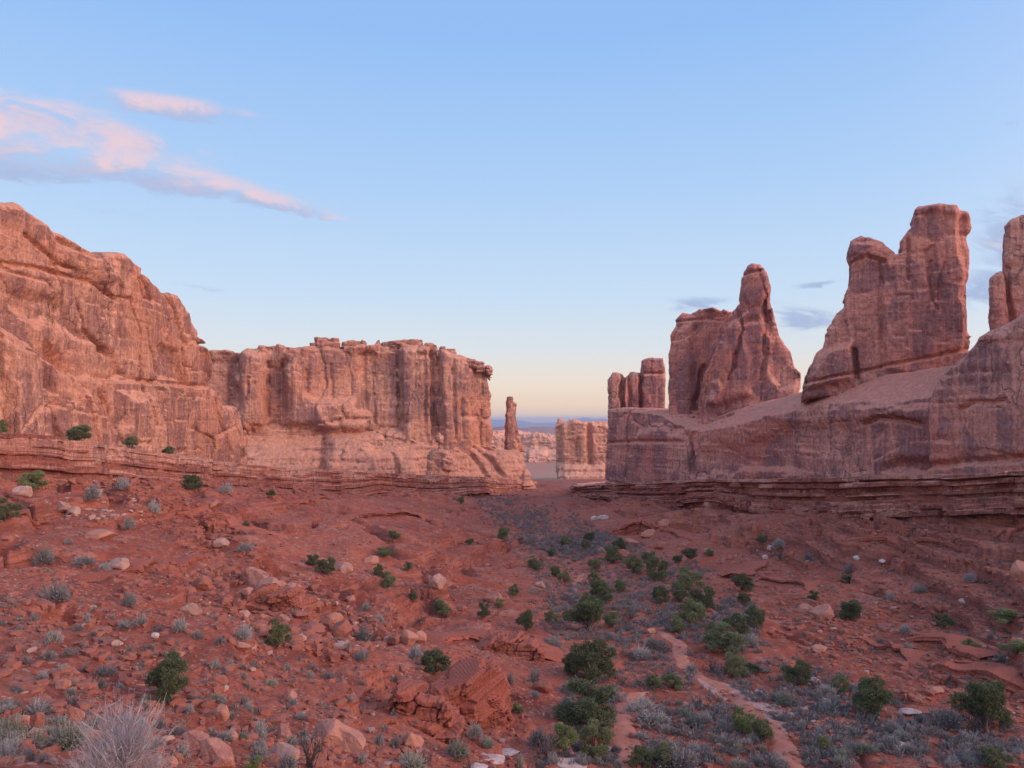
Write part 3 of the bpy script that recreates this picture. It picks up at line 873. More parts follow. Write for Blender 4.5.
SPR = rock('rock_spire', M_MESA, Plane((495, 436), (530, 440)), [(506, 452), (507, 430), (507, 402), (508, 397), (510, 395), (513, 396), (515, 401), (517, 404), (518, 415), (520, 428), (523, 444), (528, 452)], .55, 7, rnd=1.6, front=0,
           seed=40, big=.3, slab=.5, slabw=4, slabh=14, crack=.4, bed=.3, fine=.2, small=.4, relief=[([(514, 396), (530, 400), (530, 452), (517, 452)], -2.5, .8)])
tag(SPR, 'slender lone rock spire standing just right of the flat topped mesa', 'rock spire')

# right wall, with the fins that rise from it
RW_T = tag(empty('sandstone_wall', (0, 0, 0)), 'long sandstone wall crowned with tall fins on the right side', 'rock wall', kind='thing')
pl = Plane((608, 316), (1024, 139))
sil = [(608, 486), (608, 409), (625, 409), (645, 409), (668, 411), (676, 417), (690, 418), (705, 410), (730, 400), (760, 392), (800, 382), (830, 376), (870, 368), (900, 362), (940, 353), (970, 346), (983, 337), (996, 322), (1024, 312),
       (1080, 280), (1150, 250), (1250, 240), (1250, 486)]
zl = pl.poly([(608, 405), (640, 405), (668, 420), (700, 432), (740, 424), (780, 412), (820, 404), (850, 402), (900, 402), (935, 396), (950, 378), (975, 352), (1000, 332), (1024, 318), (1080, 286), (1250, 250)])
def bfn(U, Z):
    zz_ = np.interp(U, sorted(p[0] for p in zl), [p[1] for p in sorted(zl)])
    return -1.5 * np.clip(Z - zz_, 0, 99) ** 1.0 - .04 * Z
rel = [([(936, 500), (938, 405), (948, 380), (972, 352), (1000, 328), (1080, 285), (1260, 240), (1260, 500)], 4.5, 2.5),
       ([(640, 432), (664, 426), (690, 440), (694, 500), (636, 500)], 2.5, 2), ([(664, 425), (690, 432), (694, 460), (690, 500), (668, 500)], -1.5, 1.5),
       ([(700, 448), (760, 440), (790, 428), (800, 470), (700, 474)], -1.2, 1.5),
       ([(760, 415), (860, 403), (930, 410), (930, 425), (860, 422), (800, 428)], 1.0, 1.2),
       ([(885, 474), (895, 462), (915, 458), (935, 460), (938, 474)], -2.2, 1.0)]
crk = [([(628, 410), (627, 476)], 2.5, .9), ([(692, 446), (694, 476)], 3, 1.5), ([(609, 443), (640, 441), (690, 442)], 1.2, .8), ([(864, 424), (880, 418), (902, 420), (918, 424)], 2.0, .8), ([(936, 410), (938, 470)], 1.6, .9),
       ([(940, 466), (975, 462), (1024, 459), (1200, 445)], 1.5, .9), ([(975, 410), (990, 402), (1010, 403), (1024, 400)], 1.2, .6), ([(668, 418), (690, 425), (712, 416)], 1.8, 1.2)]
rock('wall_base', M_RIGHT, pl, sil, .42, 34, RW_T, rel, crk, batter=.0, batter_fn=bfn, rnd=2.2, seed=22, big=.6, slab=.5, slabw=17, slabh=26, crack=.9, bed=.28, fine=.12, small=.15)
FK = dict(big=.3, slab=.5, slabw=9, slabh=32, crack=.8, bed=.15, fine=.12, small=.11)
o = rock('fin', M_RIGHT, Plane((600, 320), (670, 314)), [(609, 432), (609, 380), (613, 373), (620, 374), (623, 379), (628, 376), (630, 372), (639, 372), (640, 360), (650, 356), (664, 356.5), (666.5, 373), (665, 432)], .45, 11, RW_T, rnd=1.4,
     cracks=[([(622, 374), (622.5, 411)], 5, 1.3), ([(629, 374), (630, 411)], 3, 1.0), ([(640, 362), (641, 411)], 5, 1.1), ([(640, 373), (666, 373)], 1.5, .6), ([(608, 410), (667, 410)], 1.2, .6)], seed=31, **FK)
tag(o, 'short blocky cluster of stubby pillars at the wall\'s far end')
o = rock('fin', M_RIGHT, Plane((668, 272), (735, 262)), [(669, 440), (668.5, 380), (669.5, 335), (674, 325), (673, 320), (681, 311), (686, 312), (697, 307), (712, 305.5), (719, 309), (722, 307), (732, 312), (740, 440), (700, 448)], .42, 13, RW_T, rnd=2,
     relief=[([(692, 310), (722, 308), (714, 340), (704, 372), (696, 400), (690, 360)], -2.2, 1.5), ([(668, 330), (690, 325), (690, 424), (668, 424)], 1.5, 1.5)],
     cracks=[([(674, 322), (700, 318), (722, 320)], 1.2, .6), ([(703, 366), (697, 382), (694, 410)], 3, 1.0)], seed=35, **FK)
tag(o, 'broad streaked fin with a lumpy rounded top')
o = rock('fin', M_RIGHT, Plane((700, 251), (800, 240)), [(694, 444), (700, 410), (702, 390), (704, 374), (716, 345), (728, 318), (735, 305), (737, 293), (740, 277), (745, 265), (752, 261), (761, 263), (767, 272), (771, 285), (769.5, 299), (775, 318), (778, 333),
     (783, 342), (790, 351), (794, 367), (800, 372), (800, 386), (796, 400), (751, 415)], .38, 15, RW_T, rnd=2,
     relief=[([(744, 262), (768, 264), (768, 300), (748, 306)], 1.3, 1), ([(728, 330), (745, 312), (752, 396), (712, 404)], 2.0, 1.2), ([(764, 300), (776, 318), (800, 372), (800, 390), (776, 385)], -2.0, 1.0), ([(711, 382), (718, 380), (719, 402), (708, 403)], 2.4, .8)],
     cracks=[([(742, 275), (764, 270)], 1.3, .6), ([(735, 306), (743, 330), (730, 380)], 2.2, .8), ([(764, 300), (766, 340), (760, 380)], 1.6, .8)], seed=38, **FK)
tag(o, 'tapering peak shaped fin with a rounded knob on top')
o = rock('fin', M_RIGHT, Plane((800, 194), (975, 179)), [(800, 404), (801, 388), (804, 376), (809, 363), (815, 352), (822, 347), (826, 328), (834, 315), (842, 305), (846, 290), (849.5, 284), (851, 265), (847.5, 250), (851, 240), (861, 234), (870, 236), (884, 242),
     (897, 253), (901, 251), (902, 240), (913, 226), (914, 213), (919, 206), (926, 203), (940, 200.5), (959, 203), (972, 207), (974, 222), (972, 234), (975, 247), (971, 272), (969.5, 297), (969.5, 322), (974, 336), (972, 352), (966, 372), (930, 380), (884, 388)], .30, 13, RW_T,
     rnd=1.8, relief=[([(850, 240), (884, 243), (884, 262), (872, 258), (852, 262)], .7, .8), ([(852, 260), (880, 262), (882, 375), (852, 382), (842, 330)], -.6, 1.4), ([(882, 262), (906, 262), (906, 372), (882, 372)], .7, .7),
                      ([(914, 205), (974, 205), (975, 218), (930, 212), (915, 226)], .9, .6), ([(960, 205), (976, 205), (976, 350), (964, 350), (966, 280)], -2.6, .7),
                      ([(826, 352), (852, 346), (856, 380), (805, 390)], 2.0, 1.2), ([(928, 250), (940, 240), (945, 300), (930, 305)], -.8, .4)],
     cracks=[([(881, 262), (882, 368)], 1.0, .45), ([(907, 240), (906, 280)], 1.2, .5), ([(852, 350), (856, 378)], 2.6, .9), ([(800, 384), (855, 373), (884, 366), (930, 357), (972, 348)], 1.3, .6), ([(932, 260), (930, 298), (938, 312), (944, 262)], .9, .4),
             ([(852, 262), (868, 255), (886, 262)], 1.2, .6)],
     seed=44, **{**FK, 'slab': .35, 'big': .25})
tag(o, 'tallest fin, a twin topped slab with flat sheer faces')
o = rock('fin', M_RIGHT, Plane((990, 158), (1110, 148)), [(994, 334), (993, 318), (992, 300), (992.5, 280), (997, 274), (1006, 270), (1007.5, 226), (1012, 217), (1024, 213), (1060, 200), (1105, 207), (1115, 320), (1110, 370), (1000, 360)], .30, 13, RW_T,
     rnd=1.8, relief=[([(990, 272), (1006, 272), (1010, 335), (990, 335)], 1.5, .7)], cracks=[([(1007, 268), (1008, 300), (1014, 326)], 2.2, .7)], seed=49, **FK)
tag(o, 'blocky fin cut off by the right edge of the picture')

# far butte and the mesas beyond the canyon mouth
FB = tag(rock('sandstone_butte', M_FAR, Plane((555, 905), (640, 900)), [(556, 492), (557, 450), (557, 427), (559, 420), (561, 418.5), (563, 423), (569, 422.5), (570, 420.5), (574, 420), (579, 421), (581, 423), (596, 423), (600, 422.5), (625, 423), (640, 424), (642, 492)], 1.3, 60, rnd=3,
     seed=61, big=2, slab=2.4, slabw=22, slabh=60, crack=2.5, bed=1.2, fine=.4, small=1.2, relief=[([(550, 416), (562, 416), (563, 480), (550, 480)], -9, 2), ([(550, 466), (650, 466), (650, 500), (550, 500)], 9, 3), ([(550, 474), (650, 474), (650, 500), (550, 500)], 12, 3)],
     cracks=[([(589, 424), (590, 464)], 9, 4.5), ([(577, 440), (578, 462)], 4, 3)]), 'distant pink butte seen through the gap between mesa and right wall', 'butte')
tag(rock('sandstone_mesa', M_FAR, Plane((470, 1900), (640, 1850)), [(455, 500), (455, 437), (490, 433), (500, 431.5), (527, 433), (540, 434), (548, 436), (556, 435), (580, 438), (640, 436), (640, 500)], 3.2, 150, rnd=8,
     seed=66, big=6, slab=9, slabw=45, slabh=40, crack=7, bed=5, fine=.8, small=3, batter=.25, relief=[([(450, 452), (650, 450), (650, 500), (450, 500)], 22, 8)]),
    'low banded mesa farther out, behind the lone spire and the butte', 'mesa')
def ridge(name, Y, pts, mat, depth, seed, label=None):
    xs = np.linspace(pts[0][0], pts[-1][0], 360)
    top = np.interp(xs, [p[0] for p in pts], [p[1] for p in pts])
    rows = 26
    V = []
    for i, px in enumerate(xs):
        b = pt(px, 440, Y); tp = pt(px, top[i], Y + depth * .5)
        for j in range(rows):
            t = j / (rows - 1)
            y = Y + depth * t
            hgt = math.sin(math.pi * t) ** .8
            V.append(((px - CX) / F * y, y, b[2] * 1.3 + (tp[2] - b[2] * 1.3) * hgt))
    V = np.array(V)
    V[:, 2] += (fbm2(V[:, 0], V[:, 1], 6.0 / depth, 4, seed) - .3) * depth * .012
    a = np.arange(359)[:, None] * rows + np.arange(rows - 1)[None]
    Q = np.stack([a, a + rows, a + rows + 1, a + 1], -1).reshape(-1, 4)
    return tag(link(name, mesh_from(name, V, Q, mat)), label, None, kind='structure')
M_MTN = simple_mat('mountain', (.13, .12, .13), (.22, .19, .19), .0004)
M_HILL = simple_mat('far_hills', (.28, .13, .10), (.40, .2, .15), .001)
ridge('hills', 7000, [(200, 431), (480, 430), (500, 428.5), (520, 430), (548, 429), (560, 430), (600, 428), (700, 430), (900, 431)], M_HILL, 2500, 700)
ridge('mountains', 30000, [(100, 424), (300, 421), (470, 420.5), (495, 419), (510, 420), (530, 421), (545, 420.5), (565, 420), (578, 417.5), (584, 416.5), (592, 418), (604, 420), (640, 421), (800, 422)], M_MTN, 9000, 710)

# ------------------------------------------------------------------ air
_tick("sec") if "_tick" in globals() else None
def haze():
    V = np.array([(x, y, z) for x in (-42000, 42000) for y in (-3000, 44000) for z in (-1400, 110)], float)
    Q = [(0, 1, 3, 2), (4, 6, 7, 5), (0, 4, 5, 1), (2, 3, 7, 6), (0, 2, 6, 4), (1, 5, 7, 3)]
    m = bpy.data.materials.new('haze_air'); m.use_nodes = True
    t = m.node_tree; t.nodes.clear()
    o = t.nodes.new('ShaderNodeOutputMaterial'); v = t.nodes.new('ShaderNodeVolumePrincipled')
    v.inputs['Density'].default_value = 4.5e-5
    v.inputs['Color'].default_value = (.62, .72, .95, 1)
    t.links.new(v.outputs[0], o.inputs['Volume'])
    tag(link('haze', mesh_from('haze', V, Q, m)), kind='stuff')
HAZE = True
if HAZE: haze()
#@@VEG

# ------------------------------------------------------------------ path and wash on the valley floor
_tick("sec") if "_tick" in globals() else None
def strip(name, pix, widths, mat, lift, seed, label=None):
    P, ok = place([p[0] for p in pix], [p[1] for p in pix])
    d = np.r_[0, np.cumsum(np.linalg.norm(np.diff(P[:, :2], axis=0), axis=1))]
    s = np.arange(0, d[-1], .25)
    cx_ = np.interp(s, d, P[:, 0]); cy_ = np.interp(s, d, P[:, 1]); wd = np.interp(s, d, widths)
    k = np.ones(13) / 13
    pad = lambda a: np.convolve(np.r_[[a[0]] * 6, a, [a[-1]] * 6], k, 'valid')
    cx_, cy_ = pad(cx_), pad(cy_)
    tx, ty = np.gradient(cx_), np.gradient(cy_); l = np.hypot(tx, ty); nx, ny = ty / l, -tx / l
    taper = np.clip(np.minimum(s, s[-1] - s) / 2.5, .15, 1)
    m = 13
    rows = []
    for j in range(m):
        f = (j / (m - 1) - .5) * 2
        e = wd * taper * .5 * (1 + .35 * fbm2(s, s * 0 + np.sign(f) * 9, .5, 3, seed))
        x = cx_ + nx * f * e; y = cy_ + ny * f * e
        rows.append(np.stack([x, y, ground_z(x, y) + lift * (1 - abs(f) ** 6 * 1.5)], -1))
    V = np.stack(rows, 1); ns = len(s)
    a = np.arange(ns - 1)[:, None] * m + np.arange(m - 1)[None]
    Q = np.stack([a, a + m, a + m + 1, a + 1], -1).reshape(-1, 4)[:, ::-1]
    return tag(link(name, mesh_from(name, V.reshape(-1, 3), Q, mat)), label, kind='structure')
strip('path', [(800, 790), (792, 762), (784, 742), (768, 724), (748, 706), (722, 688), (700, 676), (684, 668), (678, 656), (680, 645), (668, 636), (652, 630)], [1.6, 1.6, 1.5, 1.4, 1.5, 1.4, 1.4, 1.5, 1.6, 1.5, 1.2, .6], M_PATH, .06, 5)
strip('wash', [(790, 735), (765, 712), (735, 694), (706, 682), (690, 676)], [1.0, 2.8, 2.6, 2.0, .8], M_WASH, .04, 9)
strip('path', [(640, 775), (628, 745), (622, 715), (634, 694), (655, 690)], [2.2, 2.0, 1.8, 1.4, .8], M_PATH, .05, 12)
strip('path', [(577, 604), (574, 592), (578, 580), (584, 570)], [1.2, 1.3, 1.1, .8], M_PATH, .06, 15)

# ------------------------------------------------------------------ plants: prototypes
_tick("sec") if "_tick" in globals() else None
def quads(cen, ax, up, w, l):
    """thin leaf quads: centre, long axis, side axis"""
    a = cen - ax * l[:, None] / 2 - up * w[:, None] / 2; b = cen + ax * l[:, None] / 2 - up * w[:, None] * .35
    c = cen + ax * l[:, None] / 2 + up * w[:, None] * .35; d = cen - ax * l[:, None] / 2 + up * w[:, None] / 2
    V = np.stack([a, b, c, d], 1).reshape(-1, 3)
    return V, np.arange(len(V)).reshape(-1, 4)
def unit(v): return v / (np.linalg.norm(v, axis=1)[:, None] + 1e-9)
def tubes(lines, sides=5):
    """lines: list of (points, radii)"""
    Vs, Qs = [], []; o = 0
    for pts_, rad in lines:
        pts_ = np.asarray(pts_, float); n = len(pts_)
        for i in range(n):
            t = pts_[min(i + 1, n - 1)] - pts_[max(i - 1, 0)]; t /= np.linalg.norm(t) + 1e-9
            a = np.cross(t, (0.3, .2, 1) if abs(t[2]) < .9 else (1, 0, .1)); a /= np.linalg.norm(a); b = np.cross(t, a)
            for k in range(sides):
                w = 2 * math.pi * k / sides
                Vs.append(pts_[i] + rad[i] * (a * math.cos(w) + b * math.sin(w)))
        for i in range(n - 1):
            for k in range(sides):
                k2 = (k + 1) % sides
                Qs.append((o + i * sides + k, o + i * sides + k2, o + (i + 1) * sides + k2, o + (i + 1) * sides + k))
        o += n * sides
    return np.array(Vs), np.array(Qs)
def limb(p, d, L, r, n, bend, g):
    pts_ = [np.array(p, float)]; d = np.array(d, float); d /= np.linalg.norm(d)
    for i in range(n):
        d = d + g.normal(0, bend, 3); d[2] += .04; d /= np.linalg.norm(d)
        pts_.append(pts_[-1] + d * L / n)
    return pts_, [r * (1 - .8 * i / n) for i in range(n + 1)]

def juniper_meshes(seed, mat):
    """unit tree: 1 wide, 1 high; trunk mesh and crown mesh"""
    g = np.random.default_rng(seed)
    n = int(g.integers(10, 17))
    cen = []
    tries = 0
    while len(cen) < n and tries < 4000:
        tries += 1
        p = g.uniform((-.40, -.40, .24), (.40, .40, .90))
        rr = math.hypot(p[0], p[1])
        if rr > .42 * math.sqrt(max(0.05, 1 - ((p[2] - .42) / .56) ** 2)) or rr < .06 and p[2] < .5: continue
        if all(np.linalg.norm(p - q) > .155 for q in cen): cen.append(p)
    lines = []
    nst = int(g.integers(1, 4))
    for i in range(nst): lines.append(limb((g.normal(0, .02), g.normal(0, .02), -.06), (g.normal(0, .3), g.normal(0, .3), 1), .62, .045, 7, .22, g))
    for p in cen:
        st = np.array((p[0] * .15, p[1] * .15, max(.02, p[2] * .35)))
        lines.append(limb(st, p - st, np.linalg.norm(p - st), .018, 4, .12, g))
    for k in range(8):
        a = g.uniform(0, 6.28)
        lines.append(limb((0, 0, .08), (math.cos(a), math.sin(a), g.uniform(.2, 1.1)), .5, .016, 5, .28, g))
    Vt, Qt = tubes(lines)
    Vs = []; Qs = []; o = 0
    for p in cen:
        R_ = g.uniform(.12, .20)
        m = int(1500 * (R_ / .15) ** 2 * .5)
        v = unit(g.normal(0, 1, (m, 3)))
        rad = R_ * g.uniform(.35, 1.12, m) ** .6 * (1 + .35 * vnoise(v[:, 0] * 2.6 + p[0] * 30, v[:, 1] * 2.6, v[:, 2] * 2.6 + seed, seed))
        c = p + v * rad[:, None] * np.array((1, 1, .82))
        ax = unit(v + g.normal(0, .6, (m, 3)) + (0, 0, .35)); up = unit(np.cross(ax, g.normal(0, 1, (m, 3))))
        V, Q = quads(c, ax, up, g.uniform(.008, .018, m), g.uniform(.022, .05, m))
        Vs.append(V); Qs.append(Q + o); o += len(V)
    return mesh_from('trunk', Vt, Qt, M_BARK), mesh_from('crown', np.vstack(Vs), np.vstack(Qs), mat, False)
JUN = [juniper_meshes(100 + i, M_JUN) for i in range(7)]
JUNY = [juniper_meshes(140 + i, M_JUNY) for i in range(3)]

def shrub_data(seed, n=260, wd=.02):
    g = np.random.default_rng(seed)
    nb = int(g.integers(4, 8))
    bc = g.uniform((-.28, -.28, .0), (.28, .28, .1), (nb, 3)); br = g.uniform(.2, .36, nb)
    Vs = []; Qs = []; o = 0
    for c, r in zip(bc, br):
        m = int(n * 1.3 / nb * 1.6)
        v = g.normal(0, 1, (m, 3)); v[:, 2] = np.abs(v[:, 2]) * .9 + .05; v = unit(v)
        L = r * g.uniform(.75, 1.3, m)
        tip = c + v * L[:, None] * (1, 1, 1.9 + .4 * g.random())
        mid = c * (1, 1, .3) * .6 + (tip - c * (1, 1, .3) * .6) * .55
        ax = unit(tip - mid); up = unit(np.cross(ax, g.normal(0, 1, (m, 3))))
        V, Q = quads((tip + mid) / 2, ax, up, g.uniform(.5, 1.2, m) * wd, np.linalg.norm(tip - mid, axis=1))
        Vs.append(V); Qs.append(Q + o); o += len(V)
        m2 = m * 2
        k = g.integers(0, m, m2)
        c2 = mid[k] + (tip[k] - mid[k]) * g.uniform(.3, 1.08, m2)[:, None] + g.normal(0, .015, (m2, 3))
        ax = unit(v[k] + g.normal(0, .7, (m2, 3))); up = unit(np.cross(ax, g.normal(0, 1, (m2, 3))))
        V, Q = quads(c2, ax, up, g.uniform(.014, .028, m2) * (wd / .02) ** .7, g.uniform(.03, .06, m2) * (wd / .02) ** .4)
        Vs.append(V); Qs.append(Q + o); o += len(V)
    V = np.vstack(Vs); V[:, :2] /= np.abs(V[:, :2]).max() * 2 * .92; V[:, 2] /= V[:, 2].max() * .93
    return V, np.vstack(Qs)
SD = [shrub_data(200 + i) for i in range(6)]
SAGE = [mesh_from('sagebrush', V, Q, M_SAGE, False) for V, Q in SD]
SAGEG = [mesh_from('sagebrush', V, Q, M_SAGEG, False) for V, Q in SD[:3]]
STRAW = [mesh_from('dry_grass_tuft', V, Q, M_STRAW, False) for V, Q in SD[3:5]]

def bare_shrub(seed, mat, n, r0, bend=.16, upw=.9, leaf=0):
    g = np.random.default_rng(seed)
    lines = []
    for i in range(n):
        a = g.uniform(0, 6.283); s = g.uniform(.05, 1) ** .7
        p, r = limb((g.normal(0, .05), g.normal(0, .05), 0), (math.cos(a) * s, math.sin(a) * s, upw), g.uniform(.55, 1.0), r0, 6, bend, g)
        lines.append((p, r))
        for k in range(int(g.integers(2, 5))):
            j = int(g.integers(2, 6)); d = p[j] - p[j - 1]
            q, r2 = limb(p[j], unit((d / np.linalg.norm(d) + g.normal(0, .5, 3))[None])[0], g.uniform(.15, .38), r0 * .55, 4, bend * 1.2, g)
            lines.append((q, r2))
    V, Q = tubes(lines, 3)
    V[:, :2] /= np.abs(V[:, :2]).max() * 2; V[:, 2] /= V[:, 2].max()
    return mesh_from('bare_shrub', V, Q, mat, False)

# boulders
def boulder_mesh(seed, mat, flat=.75):
    g = np.random.default_rng(seed)
    import bmesh
    bm = bmesh.new(); bmesh.ops.create_icosphere(bm, subdivisions=4, radius=1)
    V = np.array([v.co[:] for v in bm.verts]); Fc = np.array([[v.index for v in f.verts] for f in bm.faces]); bm.free()
    for k in range(16):
        nrm = unit(g.normal(0, 1, (1, 3)))[0]; dd = g.uniform(.55, .9)
        t = V @ nrm - dd
        V = V - np.maximum(t, 0)[:, None] * nrm
    V *= (1 + .05 * fbm(V[:, 0], V[:, 1], V[:, 2], 2.5, 3, seed))[:, None]
    V += unit(V) * (.03 * fbm(V[:, 0], V[:, 1], V[:, 2] * 2.5, 5, 2, seed + 5))[:, None]
    V = V - (V.max(0) + V.min(0)) / 2
    V /= (V.max(0) - V.min(0))
    V[:, 2] += .28
    return mesh_from('boulder', V, Fc, mat, False)
BO = {'r': [boulder_mesh(300 + i, M_BOULD) for i in range(8)], 'p': [boulder_mesh(320 + i, M_BOULP) for i in range(4)], 'w': [boulder_mesh(330 + i, M_WHITE) for i in range(2)],
      's': [boulder_mesh(340 + i, M_SLAB) for i in range(3)]}

ORD = ['leftmost', 'second from left', 'third from left', 'fourth from left', 'fifth from left', 'sixth from left', 'seventh from left', 'eighth from left', 'ninth from left', 'tenth from left']
def ordinals(items, region, noun):
    """items: dicts with px, py; gives each a label that names its spot"""
    reg = {}
    for it in items: reg.setdefault((noun(it), region(it['px'], it['py'])), []).append(it)
    for (nn_, ph), L in reg.items():
        L.sort(key=lambda q: q['px'])
        for i, it in enumerate(L):
            if len(L) == 1: it['label'] = '%s %s' % (nn_, ph)
            elif i == len(L) - 1: it['label'] = '%s %s, rightmost there' % (nn_, ph)
            else: it['label'] = '%s %s, %s' % (nn_, ph, ORD[min(i, 9)])
def region(x, y):
    if x < 540 - (y - 500) * .1 or (x < 560 and y < 545) or (y > 700 and x < 540):
        if y < 460: return 'on the left rim under the cliff'
        if y < 532 and x < 160: return 'high on the left slope near picture edge'
        if y < 545 and x < 330: return 'on the upper left slope below the ledge'
        if y < 545: return 'on the far part of the left slope'
        if y < 585 and x < 330: return 'midway up the left slope'
        if y < 585: return 'midway along the left slope near valley floor'
        if y < 625 and x < 160: return 'beside the picture edge on the left slope'
        if y < 625 and x < 330: return 'around the rubble pile on the left slope'
        if y < 625: return 'where the left slope meets valley floor'
        if y < 652 and x < 160: return 'on bare lower left slope'
        if y < 652 and x < 330: return 'just below the rubble pile'
        if y < 665: return 'in the stone row left of centre'
        if y < 692 and x < 160: return 'on red soil at lower left'
        if y < 692 and x < 330: return 'on red soil under the rubble pile'
        if y < 720 and x < 160: return 'above the pale foreground bush'
        if y < 720: return 'around the low rock outcrop at lower centre'
        if x < 160: return 'beside the pale foreground bush'
        if x < 330: return 'at the bottom edge, lower left'
        return 'at the bottom edge, left of centre'
    if y < 530 and x > 560: return 'below the right hand ledge'
    if x > 800 and y < 600: return 'on the upper right slope'
    if x > 930 and y < 665: return 'on the right slope by picture edge'
    if x > 795 and y < 665: return 'on the lower right slope'
    if y < 560: return 'at the far end of the valley floor'
    if y < 584: return 'in the distance on the valley floor'
    if y < 609: return 'halfway along the valley floor, ' + ('left side' if x < 640 else 'right side')
    if y < 640: return ('left' if x < 650 else 'right') + ' of the trail bend'
    if y < 700 and x < 790: return 'on the near valley floor above the wash'
    if x < 700: return 'at bottom centre, left of the trail'
    if x < 795: return 'at bottom, beside the pale wash'
    if x < 910: return 'at lower right, right of the wash'
    return 'in the lower right corner area'

# ------------------------------------------------------------------ junipers (px, py of foot, height px, width px[, light])
_tick("sec") if "_tick" in globals() else None
J = [(566, 546, 9, 12), (590, 543, 10, 10), (585, 552, 11, 9), (552, 556, 7, 8), (612, 563, 16, 16), (619, 551, 12, 11), (633, 573, 16, 17), (649, 563, 11, 13), (656, 581, 22, 20), (690, 558, 9, 13), (678, 564, 8, 9),
     (709, 556, 6, 8), (535, 568, 9, 13), (564, 583, 11, 11), (556, 577, 10, 10), (594, 571, 12, 13), (594, 585, 14, 13), (621, 592, 11, 12), (602, 604, 20, 25), (588, 606, 12, 14), (661, 605, 17, 12), (688, 591, 20, 25),
     (681, 602, 14, 17), (742, 591, 15, 18), (743, 606, 12, 12), (703, 612, 22, 22), (691, 626, 22, 24), (677, 632, 14, 15), (754, 629, 19, 17), (588, 631, 30, 34), (612, 627, 14, 14), (552, 624, 12, 13), (526, 631, 18, 14),
     (514, 595, 7, 8), (735, 637, 20, 20), (712, 638, 13, 14), (761, 546, 8, 10), (502, 540, 11, 10), (593, 683, 37, 38), (575, 674, 18, 22), (590, 727, 38, 50), (566, 755, 28, 22, 1), (594, 757, 30, 27), (655, 689, 12, 16), (672, 688, 13, 18),
     (726, 653, 23, 34), (734, 676, 19, 20), (751, 673, 8, 13), (744, 734, 21, 20, 1), (763, 741, 18, 17), (661, 768, 20, 19), (640, 768, 17, 18), (799, 685, 19, 22), (871, 714, 29, 27), (985, 732, 42, 33), (1001, 727, 15, 14),
     (824, 751, 13, 10, 1), (996, 768, 15, 20), (971, 651, 9, 11, 1), (1008, 624, 10, 24, 1), (1018, 655, 10, 20, 1), (943, 627, 11, 13), (850, 618, 14, 19), (849, 584, 9, 14), (814, 600, 8, 9), (1022, 512, 13, 9),
     (80, 437, 13, 23), (131, 443, 11, 14), (169, 446, 7, 10), (31, 492, 18, 21, 1), (191, 491, 14, 17), (5, 521, 17, 20), (271, 498, 8, 10), (246, 531, 9, 9), (166, 701, 37, 32), (278, 647, 23, 19), (255, 770, 12, 16, 1),
     (313, 565, 10, 14), (327, 574, 15, 16), (394, 539, 8, 11), (384, 557, 9, 15), (379, 577, 11, 9), (388, 589, 16, 13), (408, 572, 9, 7), (413, 601, 10, 9), (442, 618, 14, 15), (499, 608, 9, 10, 1), (484, 618, 14, 10),
     (514, 593, 8, 9), (461, 504, 7, 7), (505, 538, 9, 9), (436, 674, 21, 24), (517, 712, 8, 12, 1), (536, 571, 8, 9), (2, 436, 12, 9), (470, 545, 6, 8), (839, 692, 13, 14)]
def mpp(P): return np.linalg.norm(P) / F
items = [dict(px=j[0], py=j[1], h=j[2], w=j[3], y=len(j) > 4) for j in J]
ordinals(items, region, lambda it: 'light green juniper bush' if it['y'] else ('dark green juniper' if it['h'] >= 14 else 'small dark juniper'))
P, ok = place([i['px'] for i in items], [i['py'] for i in items])
for k_, i_ in enumerate(items):
    if i_['py'] < 450 and i_['px'] < 260: P[k_] = rim(i_['px'], 2.6)
for k, it in enumerate(items):
    p = P[k]; u = mpp(p)
    root = empty('juniper_tree', (p[0], p[1], p[2] - .05)); root.rotation_euler[2] = random.uniform(0, 6.28)
    tr, cr = random.choice(JUNY if it['y'] else JUN)
    w = max(it['w'], it['h'] * .8) * u * 1.2; hh = it['h'] * u * 1.15
    root.scale = (w, w, hh)
    link('trunk', tr, root); link('crown', cr, root)
    tag(root, it['label'], 'tree', 'junipers dotted over the canyon floor and slopes', kind='thing')

